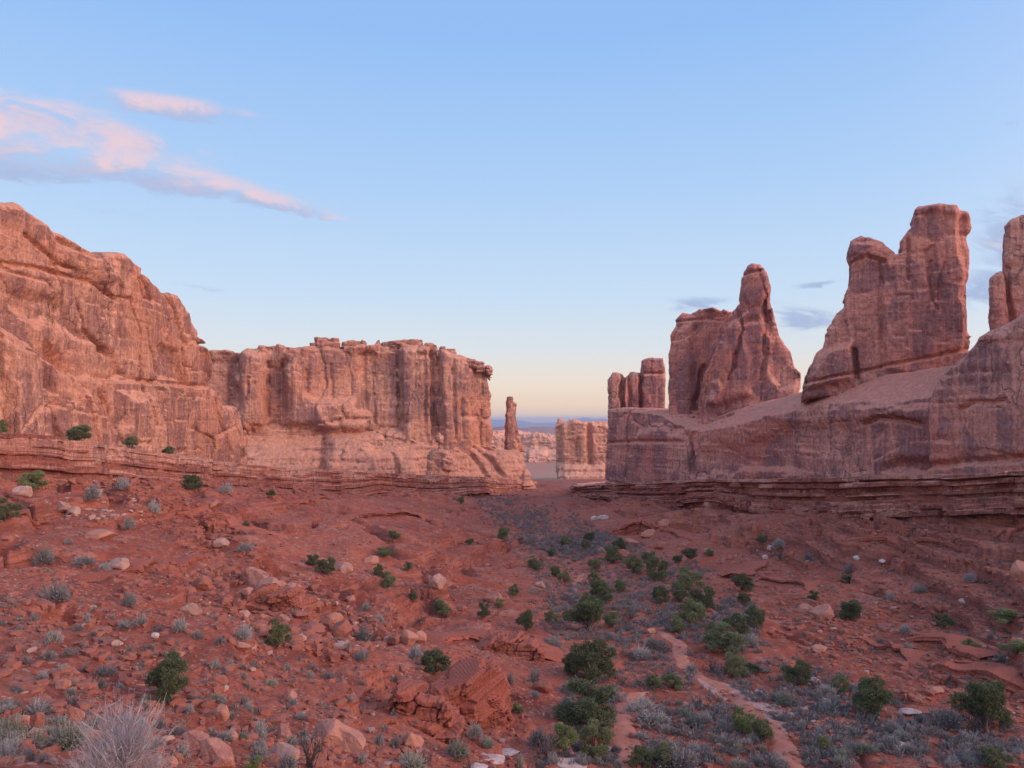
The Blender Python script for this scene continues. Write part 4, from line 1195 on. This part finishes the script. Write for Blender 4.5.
# ------------------------------------------------------------------ boulders (px, py, w, h, tone)
_tick("sec") if "_tick" in globals() else None
B = [(22, 496, 14, 9, 'p'), (61, 510, 15, 8, 'p'), (73, 514, 11, 7, 'p'), (101, 539, 23, 9, 'r'), (119, 568, 15, 9, 'p'), (212, 509, 17, 10, 'r'), (289, 531, 14, 11, 'r'), (50, 472, 7, 5, 'p'), (155, 472, 12, 8, 'p'), (220, 546, 16, 8, 'p'),
     (258, 582, 26, 14, 'r'), (202, 590, 17, 14, 'r'), (270, 592, 24, 14, 'r'), (263, 604, 20, 16, 'r'), (291, 594, 20, 11, 'r'), (190, 613, 20, 10, 'p'), (243, 651, 16, 9, 'r'), (63, 689, 11, 9, 'r'), (124, 706, 12, 9, 'r'), (122, 683, 14, 9, 'r'),
     (222, 719, 13, 14, 'r'), (215, 763, 33, 20, 'r'), (197, 747, 26, 14, 'r'), (167, 765, 15, 9, 'r'), (76, 719, 15, 12, 'r'), (38, 728, 13, 14, 'r'), (22, 725, 12, 9, 'r'), (90, 739, 16, 10, 'p'), (283, 738, 18, 12, 'r'), (282, 758, 28, 14, 'p'),
     (231, 739, 12, 9, 'r'), (198, 734, 12, 7, 'r'), (154, 638, 7, 5, 'w'), (117, 645, 9, 5, 'p'), (290, 700, 12, 10, 'r'), (339, 636, 20, 14, 'r'), (383, 638, 9, 15, 'r'), (379, 642, 10, 8, 'r'), (409, 645, 16, 15, 'r'), (420, 642, 12, 11, 'r'),
     (394, 643, 11, 9, 'r'), (350, 750, 34, 22, 'r'), (330, 744, 32, 22, 'r'), (413, 745, 17, 13, 'r'), (334, 624, 14, 10, 'r'), (312, 633, 22, 9, 'r'), (294, 608, 17, 13, 'r'), (311, 611, 18, 12, 'r'), (325, 627, 14, 9, 'r'), (279, 607, 15, 10, 'r'),
     (528, 651, 21, 12, 'r'), (543, 691, 18, 11, 'r'), (344, 572, 17, 10, 'p'), (438, 588, 17, 13, 'p'), (428, 584, 12, 10, 'r'), (493, 601, 18, 8, 'r'), (370, 563, 15, 7, 'r'), (279, 590, 14, 9, 'r'), (540, 587, 10, 6, 'p'),
     (594, 520, 6, 4, 'w'), (603, 519, 11, 4, 'w'), (624, 557, 11, 8, 'r'), (649, 538, 16, 9, 'r'), (658, 549, 10, 6, 'r'), (602, 552, 9, 5, 'r'), (631, 546, 13, 8, 'r'), (664, 528, 14, 9, 'r'), (770, 550, 5, 4, 'w'), (765, 559, 5, 4, 'w'),
     (640, 623, 15, 6, 'r'), (650, 633, 10, 5, 'r'), (742, 507, 10, 6, 'p'), (709, 504, 10, 7, 'r'), (854, 509, 13, 6, 'p'), (857, 560, 6, 4, 'w'), (882, 561, 5, 3, 'w'), (963, 598, 6, 4, 'w'), (1019, 580, 14, 17, 'r'), (765, 502, 6, 4, 'w'),
     (934, 692, 14, 5, 'r'), (822, 617, 20, 11, 'r'), (806, 612, 14, 8, 'r'), (819, 651, 14, 6, 'r'), (180, 655, 8, 5, 'r'), (243, 617, 12, 7, 'p'), (306, 650, 10, 6, 'r'), (265, 620, 12, 7, 'r'), (350, 600, 9, 5, 'r'), (462, 610, 10, 5, 'r'),
     (300, 618, 15, 8, 'r'), (284, 623, 12, 8, 'r'), (248, 598, 12, 10, 'r'), (236, 606, 10, 7, 'r'),
     (490, 760, 26, 6, 's'), (507, 753, 22, 5, 's'), (478, 768, 18, 5, 's'), (600, 757, 13, 4, 's'), (570, 765, 30, 5, 's'), (607, 749, 10, 4, 's'), (815, 681, 13, 5, 's'), (828, 687, 13, 5, 's'), (909, 713, 18, 7, 's'), (898, 746, 18, 4, 's')]
items = [dict(px=b[0], py=b[1], w=b[2], h=b[3], t=b[4]) for b in B]
TN = {'r': 'red', 'p': 'pinkish', 'w': 'white', 's': 'pale'}
ordinals(items, region, lambda it: 'pale flat rock slab' if it['t'] == 's' else ('%s %s' % (TN[it['t']], 'boulder' if it['w'] >= 12 else 'small boulder')))
P, ok = place([i['px'] for i in items], [i['py'] for i in items])
for k, it in enumerate(items):
    p = P[k]; u = mpp(p)
    o = link('rock_slab' if it['t'] == 's' else 'boulder', random.choice(BO[it['t']]), None, (p[0], p[1], p[2] - (.02 if it['t'] != 's' else -.02)))
    w = it['w'] * u; hh = it['h'] * u
    if it['t'] == 's': o.scale = (w * 1.05, w * .9, .3 * hh + .1)
    else: o.scale = (w * 1.08, w * random.uniform(.7, 1), hh * 1.25)
    o.rotation_euler = (random.uniform(-.12, .12), random.uniform(-.12, .12), random.uniform(-.5, .5) + (0 if random.random() < .5 else 3.14))
    tag(o, it['label'], 'rock slab' if it['t'] == 's' else 'boulder', 'boulders lying on the canyon slopes')

# low ledgy outcrops of bedded red rock
OC = [(474, 724, 90, 44, 0, 'big bulging red outcrop with dark overhangs at lower centre'), (418, 716, 70, 26, 1, 'low cracked red outcrop left of the bulging outcrop, lower centre'), (508, 655, 70, 17, 2, 'low shelf of red rock under the left slope, beside valley floor'),
      (640, 534, 60, 12, 10, 'small rounded red hump beyond the valley junipers'), (270, 612, 74, 18, 14, 'broken red bedrock under the rubble pile on the left slope')]
Pc, ok = place([c[0] for c in OC], [c[1] for c in OC])
for (px, py, w, h_, k, lab), p in zip(OC, Pc):
    g = np.random.default_rng(900 + k)
    u = mpp(p); Y = p[1]
    az = math.atan2(p[0], p[1])
    n = 13
    xs = np.linspace(-.5, .5, n)
    top = []
    lv = 0
    for x in xs:
        e = (1 - (2 * abs(x)) ** 2.6)
        top.append((px + x * w, py - h_ * (e * g.uniform(.72, 1.05)) + (0 if k != 7 else x * h_ * .5)))
    pol = [(px - w * .52, py + h_ * .5 + 4)] + top + [(px + w * .52, py + h_ * .5 + 4)]
    pla = Plane((px - w / 2, Y * (1 + .0)), (px + w / 2, Y))
    hv = max(.05, u * .75, w * u / 180)
    kk = max(.6, h_ * u / 2.2)
    o = rock('rock_outcrop', M_OUT, pla, pol, hv, max(1.5, w * u * .42), rnd=.5 * kk, seed=500 + k, front=.3, fs=4.5 / kk, big=.35 * kk, slab=.6 * kk, slabw=11, slabh=4.5, crack=.6 * kk, bed=.05 * kk, fine=.07 * kk, small=.12 * kk)
    tag(o, lab, 'rock outcrop', 'bedrock outcrops on the slopes', kind='thing')

# low shelves: broken beds of red rock that crop out along the slopes (px, py of the lip; height m)
SH = [([(842, 541), (862, 540), (880, 543), (910, 543), (940, 541), (958, 545), (974, 556)], 1.7, 1, 'dark undercut rock shelf on the upper right slope'),
      ([(764, 512), (800, 515), (838, 520)], .9, 1, 'thin red shelf just below the right ledge'), ([(755, 577), (780, 582), (812, 589)], 1.2, 1, 'short crumbling shelf low on the right slope'),
      ([(900, 640), (920, 642), (940, 646), (950, 656), (976, 663), (1000, 664)], 1.3, 1, 'curving red shelf on lower right slope, the upper of two'),
      ([(925, 672), (945, 674), (968, 676), (988, 680), (1003, 688), (1040, 690)], 1.6, 1, 'dark undercut shelf at lower right, the lower of two'), ([(846, 638), (868, 641), (886, 648), (906, 662)], .8, 1, 'small broken shelf beside the valley floor at right'),
      ([(985, 520), (1005, 532), (1024, 540), (1060, 548)], 1.6, 1, 'rough shelf at the right picture edge under the ledge'), ([(716, 573), (745, 577), (770, 560)], .8, 1, 'faint shelf above the right hand junipers'),
      ([(600, 531), (640, 528), (672, 531), (690, 540)], 1.2, 1, 'rounded shelf beyond the far junipers'),
      ([(284, 503), (322, 498), (366, 501)], 1.3, -1, 'crumbly shelf under the left ledge, left of its twin'), ([(333, 519), (367, 515), (390, 517), (414, 515), (440, 523)], 1.8, -1, 'long dark fronted shelf on the far left slope'),
      ([(450, 542), (468, 538), (495, 541)], .9, -1, 'thin dark lipped shelf near the canyon mouth'), ([(2, 523), (30, 520), (52, 522)], .8, -1, 'low shelf at the left picture edge'),
      ([(138, 514), (182, 516), (228, 523), (248, 533)], 1.0, -1, 'long low shelf across the upper left slope'), ([(118, 578), (146, 573), (166, 563), (205, 555), (232, 561)], 1.1, -1, 'pinkish shelf midway up the left slope'),
      ([(436, 646), (478, 641), (507, 648), (518, 658)], 1.1, -1, 'shelf with dark undercut right of the stone row'), ([(310, 698), (346, 690), (382, 681)], .5, -1, 'broken shelf at lower centre left'),
      ([(350, 733), (383, 722), (400, 718)], .4, -1, 'small low shelf above the bottom edge')]
def pathd(P, step):
    d = np.r_[0, np.cumsum(np.linalg.norm(np.diff(P[:, :2], axis=0), axis=1))]
    s_ = np.arange(0, d[-1], step)
    Q = np.stack([np.interp(s_, d, P[:, k]) for k in range(2)], 1)
    k = max(3, int(1.5 / step)) | 1; pad = k // 2
    E = np.vstack([np.repeat(Q[:1], pad, 0), Q, np.repeat(Q[-1:], pad, 0)])
    return np.stack([np.convolve(E[:, i], np.ones(k) / k, 'valid') for i in range(2)], 1), s_
for k_, (pix, hgt, side, lab) in enumerate(SH):
    pp, ok = place([p[0] for p in pix], [p[1] + 1.5 for p in pix])
    st_ = max(.08, np.linalg.norm(pp[0]) / F * .8)
    Q, s_ = pathd(pp, st_)
    t = np.gradient(Q, axis=0); t /= np.linalg.norm(t, axis=1)[:, None]
    nr_ = np.stack([t[:, 1], -t[:, 0]], 1)
    mid = len(Q) // 2
    if np.dot(nr_[mid], -Q[mid]) < 0: nr_ = -nr_
    sgn = 1 if np.cross(np.append(t[mid], 0), np.append(nr_[mid], 0))[2] < 0 else -1
    Q = Q + nr_ * (.6 * fbm2(s_, s_ * 0 + k_, .3, 4, 950 + k_) + .5 * (_h(np.floor(s_ / 1.9 + .4 * fbm2(s_, s_ * 0, .5, 2, 9)).astype(np.int64), np.zeros(len(s_), np.int64), np.zeros(len(s_), np.int64), 950 + k_) - .5))[:, None]
    end = np.clip(np.minimum(s_, s_[-1] - s_) / (.22 * s_[-1]), 0, 1) ** .6
    z = ground_z(Q[:, 0], Q[:, 1])
    z = np.convolve(np.r_[[z[0]] * 4, z, [z[-1]] * 4], np.ones(9) / 9, 'valid')
    z = z + hgt * (.66 * end * (1 + .25 * fbm2(s_, s_ * 0, .3, 2, 970 + k_)) - .12)
    P_ = np.column_stack([Q, z])
    o = ledge('rock_shelf', P_, nr_, s_, sgn, hgt, lab, 980 + k_, ((.35, .7),), .3, top_in=3.2 + 2 * hgt, q=.75 * min(1.4, hgt), ext=.8, step=.09, mats=(M_OUT, M_OUT2))
    o['category'] = 'rock shelf'; o['group'] = 'low rock shelves on the slopes'

# ------------------------------------------------------------------ shrubs
_tick("sec") if "_tick" in globals() else None
S_ = [(90, 502, 21, 14), (123, 490, 13, 12), (152, 514, 15, 12), (225, 494, 14, 11), (46, 563, 20, 14), (85, 565, 22, 9), (104, 571, 18, 9), (68, 544, 8, 6), (130, 529, 12, 12), (245, 551, 14, 9), (55, 601, 27, 16), (128, 607, 18, 14),
      (35, 623, 9, 9), (79, 631, 9, 8), (86, 623, 8, 9), (143, 624, 13, 10), (53, 644, 14, 12), (70, 656, 14, 8), (127, 628, 18, 8), (8, 662, 11, 7), (25, 664, 9, 8), (43, 679, 10, 8), (105, 675, 23, 9), (84, 672, 10, 7), (100, 688, 13, 9),
      (180, 631, 15, 12), (199, 639, 12, 9), (243, 641, 19, 16), (220, 643, 12, 7), (214, 668, 10, 9), (229, 667, 10, 8), (245, 679, 8, 7), (243, 704, 9, 9), (221, 703, 9, 8), (190, 713, 9, 9), (37, 717, 34, 15), (12, 709, 16, 9),
      (180, 757, 20, 16), (70, 750, 44, 22, 'g'), (8, 743, 24, 22, 'g'), (31, 746, 24, 15, 's'), (260, 739, 16, 17), (258, 761, 20, 15), (290, 770, 26, 16), (366, 610, 11, 8), (380, 623, 14, 9), (360, 642, 22, 15), (349, 651, 10, 10),
      (362, 661, 16, 12), (416, 659, 16, 13), (286, 670, 9, 7), (309, 677, 10, 7), (330, 678, 13, 7), (396, 682, 9, 8), (404, 712, 10, 10), (379, 745, 15, 13), (396, 747, 15, 10), (362, 763, 16, 12), (458, 758, 24, 17, 'g'), (487, 747, 20, 9, 'g'),
      (509, 684, 13, 12), (536, 683, 16, 14), (491, 684, 10, 9), (535, 697, 12, 7), (476, 739, 14, 15), (412, 768, 28, 14, 'g'), (519, 767, 12, 14, 'g'), (922, 593, 13, 9), (849, 573, 12, 10), (780, 550, 14, 9), (779, 558, 10, 7), (808, 560, 10, 8),
      (896, 510, 11, 7), (941, 513, 10, 6), (981, 515, 11, 7), (969, 582, 12, 9), (892, 601, 9, 9), (906, 632, 12, 7), (907, 650, 10, 7), (879, 645, 14, 8), (961, 641, 12, 8), (991, 640, 10, 5), (1001, 660, 12, 6),
      (831, 697, 26, 12), (838, 693, 13, 13, 'g'), (856, 692, 14, 10), (785, 705, 20, 12, 'g'), (830, 710, 18, 11), (891, 733, 18, 12), (902, 740, 15, 10), (945, 728, 30, 16), (965, 742, 22, 10), (998, 748, 14, 7), (866, 752, 18, 8, 'g'),
      (780, 770, 24, 12), (720, 636, 14, 18), (751, 647, 16, 14), (740, 622, 12, 10), (555, 650, 18, 14), (640, 712, 34, 14), (652, 724, 30, 12), (680, 768, 40, 20), (696, 725, 18, 10), (706, 722, 14, 9), (617, 700, 22, 10), (600, 737, 22, 16),
      (540, 745, 30, 16), (566, 712, 14, 16), (570, 693, 24, 14), (735, 768, 20, 9, 'g'), (736, 750, 16, 9, 'g'), (760, 696, 12, 6), (655, 648, 20, 10), (640, 660, 30, 12), (693, 674, 18, 12), (776, 700, 20, 9, 'g')]
items = [dict(px=s[0], py=s[1], w=s[2], h=s[3], t=s[4] if len(s) > 4 else 'v') for s in S_]
ordinals(items, region, lambda it: {'v': 'grey sagebrush', 'g': 'grey green brush', 's': 'straw coloured tuft'}[it['t']] + (' clump' if it['w'] >= 14 else ''))
def zone_poly(P, n, g):
    P = np.array(P, float); lo, hi = P.min(0), P.max(0); out = []
    while len(out) < n:
        q = g.uniform(lo, hi, (n * 4, 2))
        m = poly_sd(P, q[:, 0], q[:, 1]) < 0
        dens = fbm2(q[:, 0] * 1.0, q[:, 1] * 2.2, .03, 3, 600) * .5 + .55
        out += list(q[m & (g.random(len(q)) < dens)])
    return np.array(out[:n])
def scatter(poly, n, lo, hi, g):
    """ground points under a traced region, with true sizes in metres"""
    q = zone_poly(poly, n, g)
    p, ok = place(q[:, 0], q[:, 1])
    s = g.uniform(lo, hi, n) ** 1.0
    return p[ok], s[ok], q[ok]
FLOORP = [(500, 500), (470, 512), (520, 560), (530, 620), (555, 660), (570, 700), (545, 740), (540, 768), (1024, 768), (1024, 730), (900, 700), (820, 665), (760, 640), (760, 600), (700, 560), (640, 545), (580, 520)]
GR = [
    ('small grey sagebrush, one of the many carpeting the valley floor', 'sagebrush carpeting the valley floor', FLOORP, 2300, .4, 1.1),
    ('small grey sagebrush, one of the many thick at lower right', 'sagebrush thick on the lower right flat', [(610, 768), (650, 700), (800, 690), (900, 705), (1024, 735), (1024, 768)], 420, .35, .9),
    ('small grey sagebrush, one of the many carpeting the valley floor', 'sagebrush carpeting the valley floor', [(470, 490), (555, 498), (600, 530), (700, 565), (760, 610), (760, 650), (560, 640), (530, 560), (480, 520)], 1300, .5, 1.3),
    ('small grey sagebrush, one of the many carpeting the valley floor', 'sagebrush carpeting the valley floor', [(465, 492), (560, 500), (600, 530), (640, 548), (560, 560), (500, 530)], 700, .8, 1.7),
    ('small grey sagebrush, one of many dotted over the left slope', 'sagebrush dotted over the left slope', [(0, 480), (300, 492), (470, 500), (520, 560), (540, 640), (520, 700), (420, 740), (0, 768)], 600, .22, .7),
    ('small grey sagebrush, one of many dotted over the right slope', 'sagebrush dotted over the right slope', [(620, 512), (1024, 520), (1024, 700), (900, 680), (780, 620), (740, 580)], 560, .3, .85),
    ('small grey sagebrush, one of several in the strip along the left rim', 'sagebrush along the left rim', [(0, 431), (60, 434), (180, 448), (260, 460), (400, 470), (400, 474), (260, 464), (150, 452), (60, 439), (0, 435)], 40, .4, 1.0)]
indiv = []
gq = np.random.default_rng(77)
for lab, grp, poly, n, lo, hi in GR:
    p, s, q = scatter(poly, n, lo, hi, gq)
    if 'left rim' in lab:
        q = np.column_stack([gq.uniform(0, 300, n), np.zeros(n)]); s = gq.uniform(lo, hi, n); p = np.array([rim(v[0], gq.uniform(1.2, 5)) for v in q])
    for a, b, c in zip(p, s, q):
        indiv.append((b / mpp(a), a, b, lab, grp))
trail = [(800, 790), (784, 742), (748, 706), (700, 676), (678, 656), (680, 645), (652, 630)]
def off_trail(a):
    return min(line_d(TRW, np.array([a[0]]), np.array([a[1]]))[0], line_d(TRW2, np.array([a[0]]), np.array([a[1]]))[0]) > .95
TRW = place([t[0] for t in trail], [t[1] for t in trail])[0][:, :2]
TRW2 = place([640, 628, 622, 634], [775, 745, 715, 694])[0][:, :2]
indiv = [i for i in indiv if off_trail(i[1])]
indiv.sort(key=lambda t: -t[0])
P, ok = place([i['px'] for i in items], [i['py'] for i in items])
for k, it in enumerate(items):
    p = P[k]; u = mpp(p)
    o = link('sagebrush' if it['t'] != 's' else 'dry_grass_tuft', random.choice({'v': SAGE, 'g': SAGEG, 's': STRAW}[it['t']]), None, (p[0], p[1], p[2] - .04))
    o.scale = (it['w'] * u * 1.08, it['w'] * u, it['h'] * u * 1.1)
    o.rotation_euler[2] = random.uniform(0, 6.28)
    tag(o, it['label'], 'shrub', 'brush standing out on slopes and flat')
NI = 296 - len(items)
for r_, a, b, lab, grp in indiv[:NI]:
    o = link('sagebrush', random.choice(SAGE + SAGE + SAGEG), None, (a[0], a[1], a[2] - .04))
    o.scale = (b, b * random.uniform(.8, 1.1), b * random.uniform(.5, .72)); o.rotation_euler[2] = random.uniform(0, 6.28)
    tag(o, lab, 'shrub', grp)
# the rest of the brush, too many to count
LOW = []
for i in range(4):
    V, Q = shrub_data(260 + i, n=26, wd=.085); LOW.append((V, Q))
Vs = []; Qs = []; o_ = 0
for r_, a, b, lab, grp in indiv[NI:]:
    V, Q = LOW[random.randrange(4)]
    t = random.uniform(0, 6.28); c_, s_ = math.cos(t), math.sin(t)
    W_ = V @ np.array([[c_, s_, 0], [-s_, c_, 0], [0, 0, 1]]) * (b, b, b * random.uniform(.5, .7)) + (a[0], a[1], a[2] - .04)
    Vs.append(W_); Qs.append(Q + o_); o_ += len(V)
o = link('low_scrub', mesh_from('low_scrub', np.vstack(Vs), np.vstack(Qs), M_SAGE, False))
tag(o, 'low grey scrub spread thinly over slopes and valley floor', 'scrub', kind='stuff')
# tiny dry tufts
Vs = []; Qs = []; o_ = 0
for poly, n in ((FLOORP, 2600), ([(0, 480), (470, 500), (540, 640), (480, 768), (0, 768)], 700), ([(620, 512), (1024, 520), (1024, 700), (780, 620)], 600)):
    p, s, q = scatter(poly, n, .12, .38, gq)
    for a, b in zip(p, s):
        if not off_trail(a): continue
        V, Q = LOW[random.randrange(4)]
        k = gq.integers(0, len(Q), 46)
        Vq = V[Q[k]].reshape(-1, 3)
        Vs.append(Vq * (b, b, b * .7) + (a[0], a[1], a[2] - .02)); Qs.append(np.arange(len(Vq)).reshape(-1, 4) + o_); o_ += len(Vq)
o = link('dry_grass', mesh_from('dry_grass', np.vstack(Vs), np.vstack(Qs), M_SAGEG, False))
tag(o, 'sparse dry grey grass tufts over the red ground', 'grass', kind='stuff')

# ------------------------------------------------------------------ loose stones
_tick("sec") if "_tick" in globals() else None
def stone(g):
    V = np.array([(x, y, z) for x in (-1, 1) for y in (-1, 1) for z in (-1, 1)], float) * .5
    V += g.uniform(-.22, .22, V.shape)
    V = np.vstack([V, [(0, 0, .72), (.62, 0, 0), (-.62, 0, 0), (0, .62, 0), (0, -.62, 0)] + g.uniform(-.1, .1, (5, 3))])
    Q = [(1, 5, 8), (5, 7, 8), (7, 3, 8), (3, 1, 8), (4, 6, 9), (6, 7, 9), (7, 5, 9), (5, 4, 9), (0, 1, 10), (1, 3, 10), (3, 2, 10), (2, 0, 10), (2, 3, 11), (3, 7, 11), (7, 6, 11), (6, 2, 11), (0, 4, 12), (4, 5, 12), (5, 1, 12), (1, 0, 12)]
    return V, np.array(Q)
ST = [stone(np.random.default_rng(i)) for i in range(12)]
def stones(name, specs, mat, label):
    Vs = []; Qs = []; o_ = 0
    for poly, n, lo, hi in specs:
        q = zone_poly(poly, n, gq); p, ok = place(q[:, 0], q[:, 1]); p = p[ok]
        s = lo * (hi / lo) ** (gq.random(len(p)) ** 2.2)
        s = np.minimum(s, np.linalg.norm(p, axis=1) / F * 9)
        for a, b in zip(p, s):
            V, Q = ST[gq.integers(0, 12)]
            t = gq.uniform(0, 6.28); c_, s_ = math.cos(t), math.sin(t)
            W_ = (V * (b, b * gq.uniform(.5, 1), b * gq.uniform(.3, .8))) @ np.array([[c_, s_, 0], [-s_, c_, 0], [0, 0, 1]]) + (a[0], a[1], a[2] + b * .1)
            Vs.append(W_); Qs.append(Q + o_); o_ += len(V)
    tag(link(name, mesh_from(name, np.vstack(Vs), np.vstack(Qs), mat, False)), label, 'stones', kind='stuff')
LS_ = [(0, 472), (260, 488), (430, 494), (520, 560), (545, 640), (520, 768), (0, 768)]
RS_ = [(580, 500), (800, 512), (1024, 516), (1024, 730), (900, 700), (760, 630), (690, 555)]
PILE = [(180, 575), (240, 560), (300, 575), (345, 605), (420, 640), (330, 660), (240, 630), (190, 610)]
stones('rubble', [(LS_, 5200, .07, .5), (RS_, 3400, .1, .8), (FLOORP, 1500, .12, .5), (PILE, 900, .2, 1.1), ([(120, 470), (190, 480), (260, 560), (200, 560), (100, 490)], 450, .25, 1.0),
       ([(780, 600), (900, 600), (880, 650), (800, 660)], 260, .25, .9), ([(0, 462), (270, 482), (540, 490), (540, 500), (270, 498), (0, 482)], 700, .3, 1.2), ([(580, 496), (1024, 506), (1024, 520), (580, 505)], 600, .3, 1.3)], M_BOULD, 'broken red stones strewn over the slopes')
stones('pale_rubble', [(LS_, 420, .06, .35), (RS_, 300, .12, .6), (PILE, 160, .2, .7), ([(20, 478), (120, 480), (150, 520), (60, 520)], 120, .2, .9), ([(700, 690), (800, 680), (920, 715), (840, 740)], 160, .12, .5)], M_BOULP, 'pale stone chips strewn over the slopes')

# ------------------------------------------------------------------ foreground and dead brush
_tick("sec") if "_tick" in globals() else None
def near_shrub(px, Y, w, h_, me, name, label, cat='shrub', dz=0):
    p = pt(px, 700, Y); z = float(ground_z(p[0], p[1]))
    o = link(name, me, None, (p[0], p[1], z - .03 + dz)); o.scale = (w, w * .9, h_)
    return tag(o, label, cat)
near_shrub(122, 15.0, 2.3, 1.75, bare_shrub(801, M_TWIG, 190, .0085, .10, .75), 'bare_shrub', 'large pale leafless bush with long upright stems in the bottom left foreground')
near_shrub(96, 14.5, 1.6, .85, bare_shrub(802, M_TWIG, 170, .0085, .2, .5), 'bare_shrub', 'lower tangle of pale lavender twigs left of the large pale bush')
near_shrub(152, 15.3, 1.2, .8, bare_shrub(803, M_TWIG, 120, .009, .2, .6), 'bare_shrub', 'low pale twig bush right of the large pale bush')
DEAD = [bare_shrub(810 + i, M_DEAD, 16, .03, .28, .8) for i in range(3)]
for px, py, w, h_, lab in ((545, 762, 34, 34, 'bare dark branched shrub at bottom centre beside the pale slabs'), (310, 768, 34, 46, 'twisted dark bare shrub at the bottom edge left of centre'), (425, 766, 24, 22, 'short dark dead stump at the bottom edge'),
                           (695, 705, 26, 14, 'dark dead branches lying on the flat left of the wash'), (711, 672, 20, 15, 'brown leafless shrub left of the juniper near the trail'), (622, 685, 13, 17, 'dark dead snag right of the large juniper on the near floor'),
                           (470, 770, 14, 14, 'small dark dead twigs at bottom edge'), (632, 620, 16, 16, 'bare grey brown shrub left of the trail bend'), (975, 735, 26, 20, 'bare dark branches left of the lower right juniper')):
    p, ok = place([px], [py]); p = p[0]; u = mpp(p)
    o = link('dead_shrub', random.choice(DEAD), None, (p[0], p[1], p[2] - .04)); o.scale = (w * u, w * u, h_ * u); o.rotation_euler[2] = random.uniform(0, 6.28)
    tag(o, lab, 'shrub')
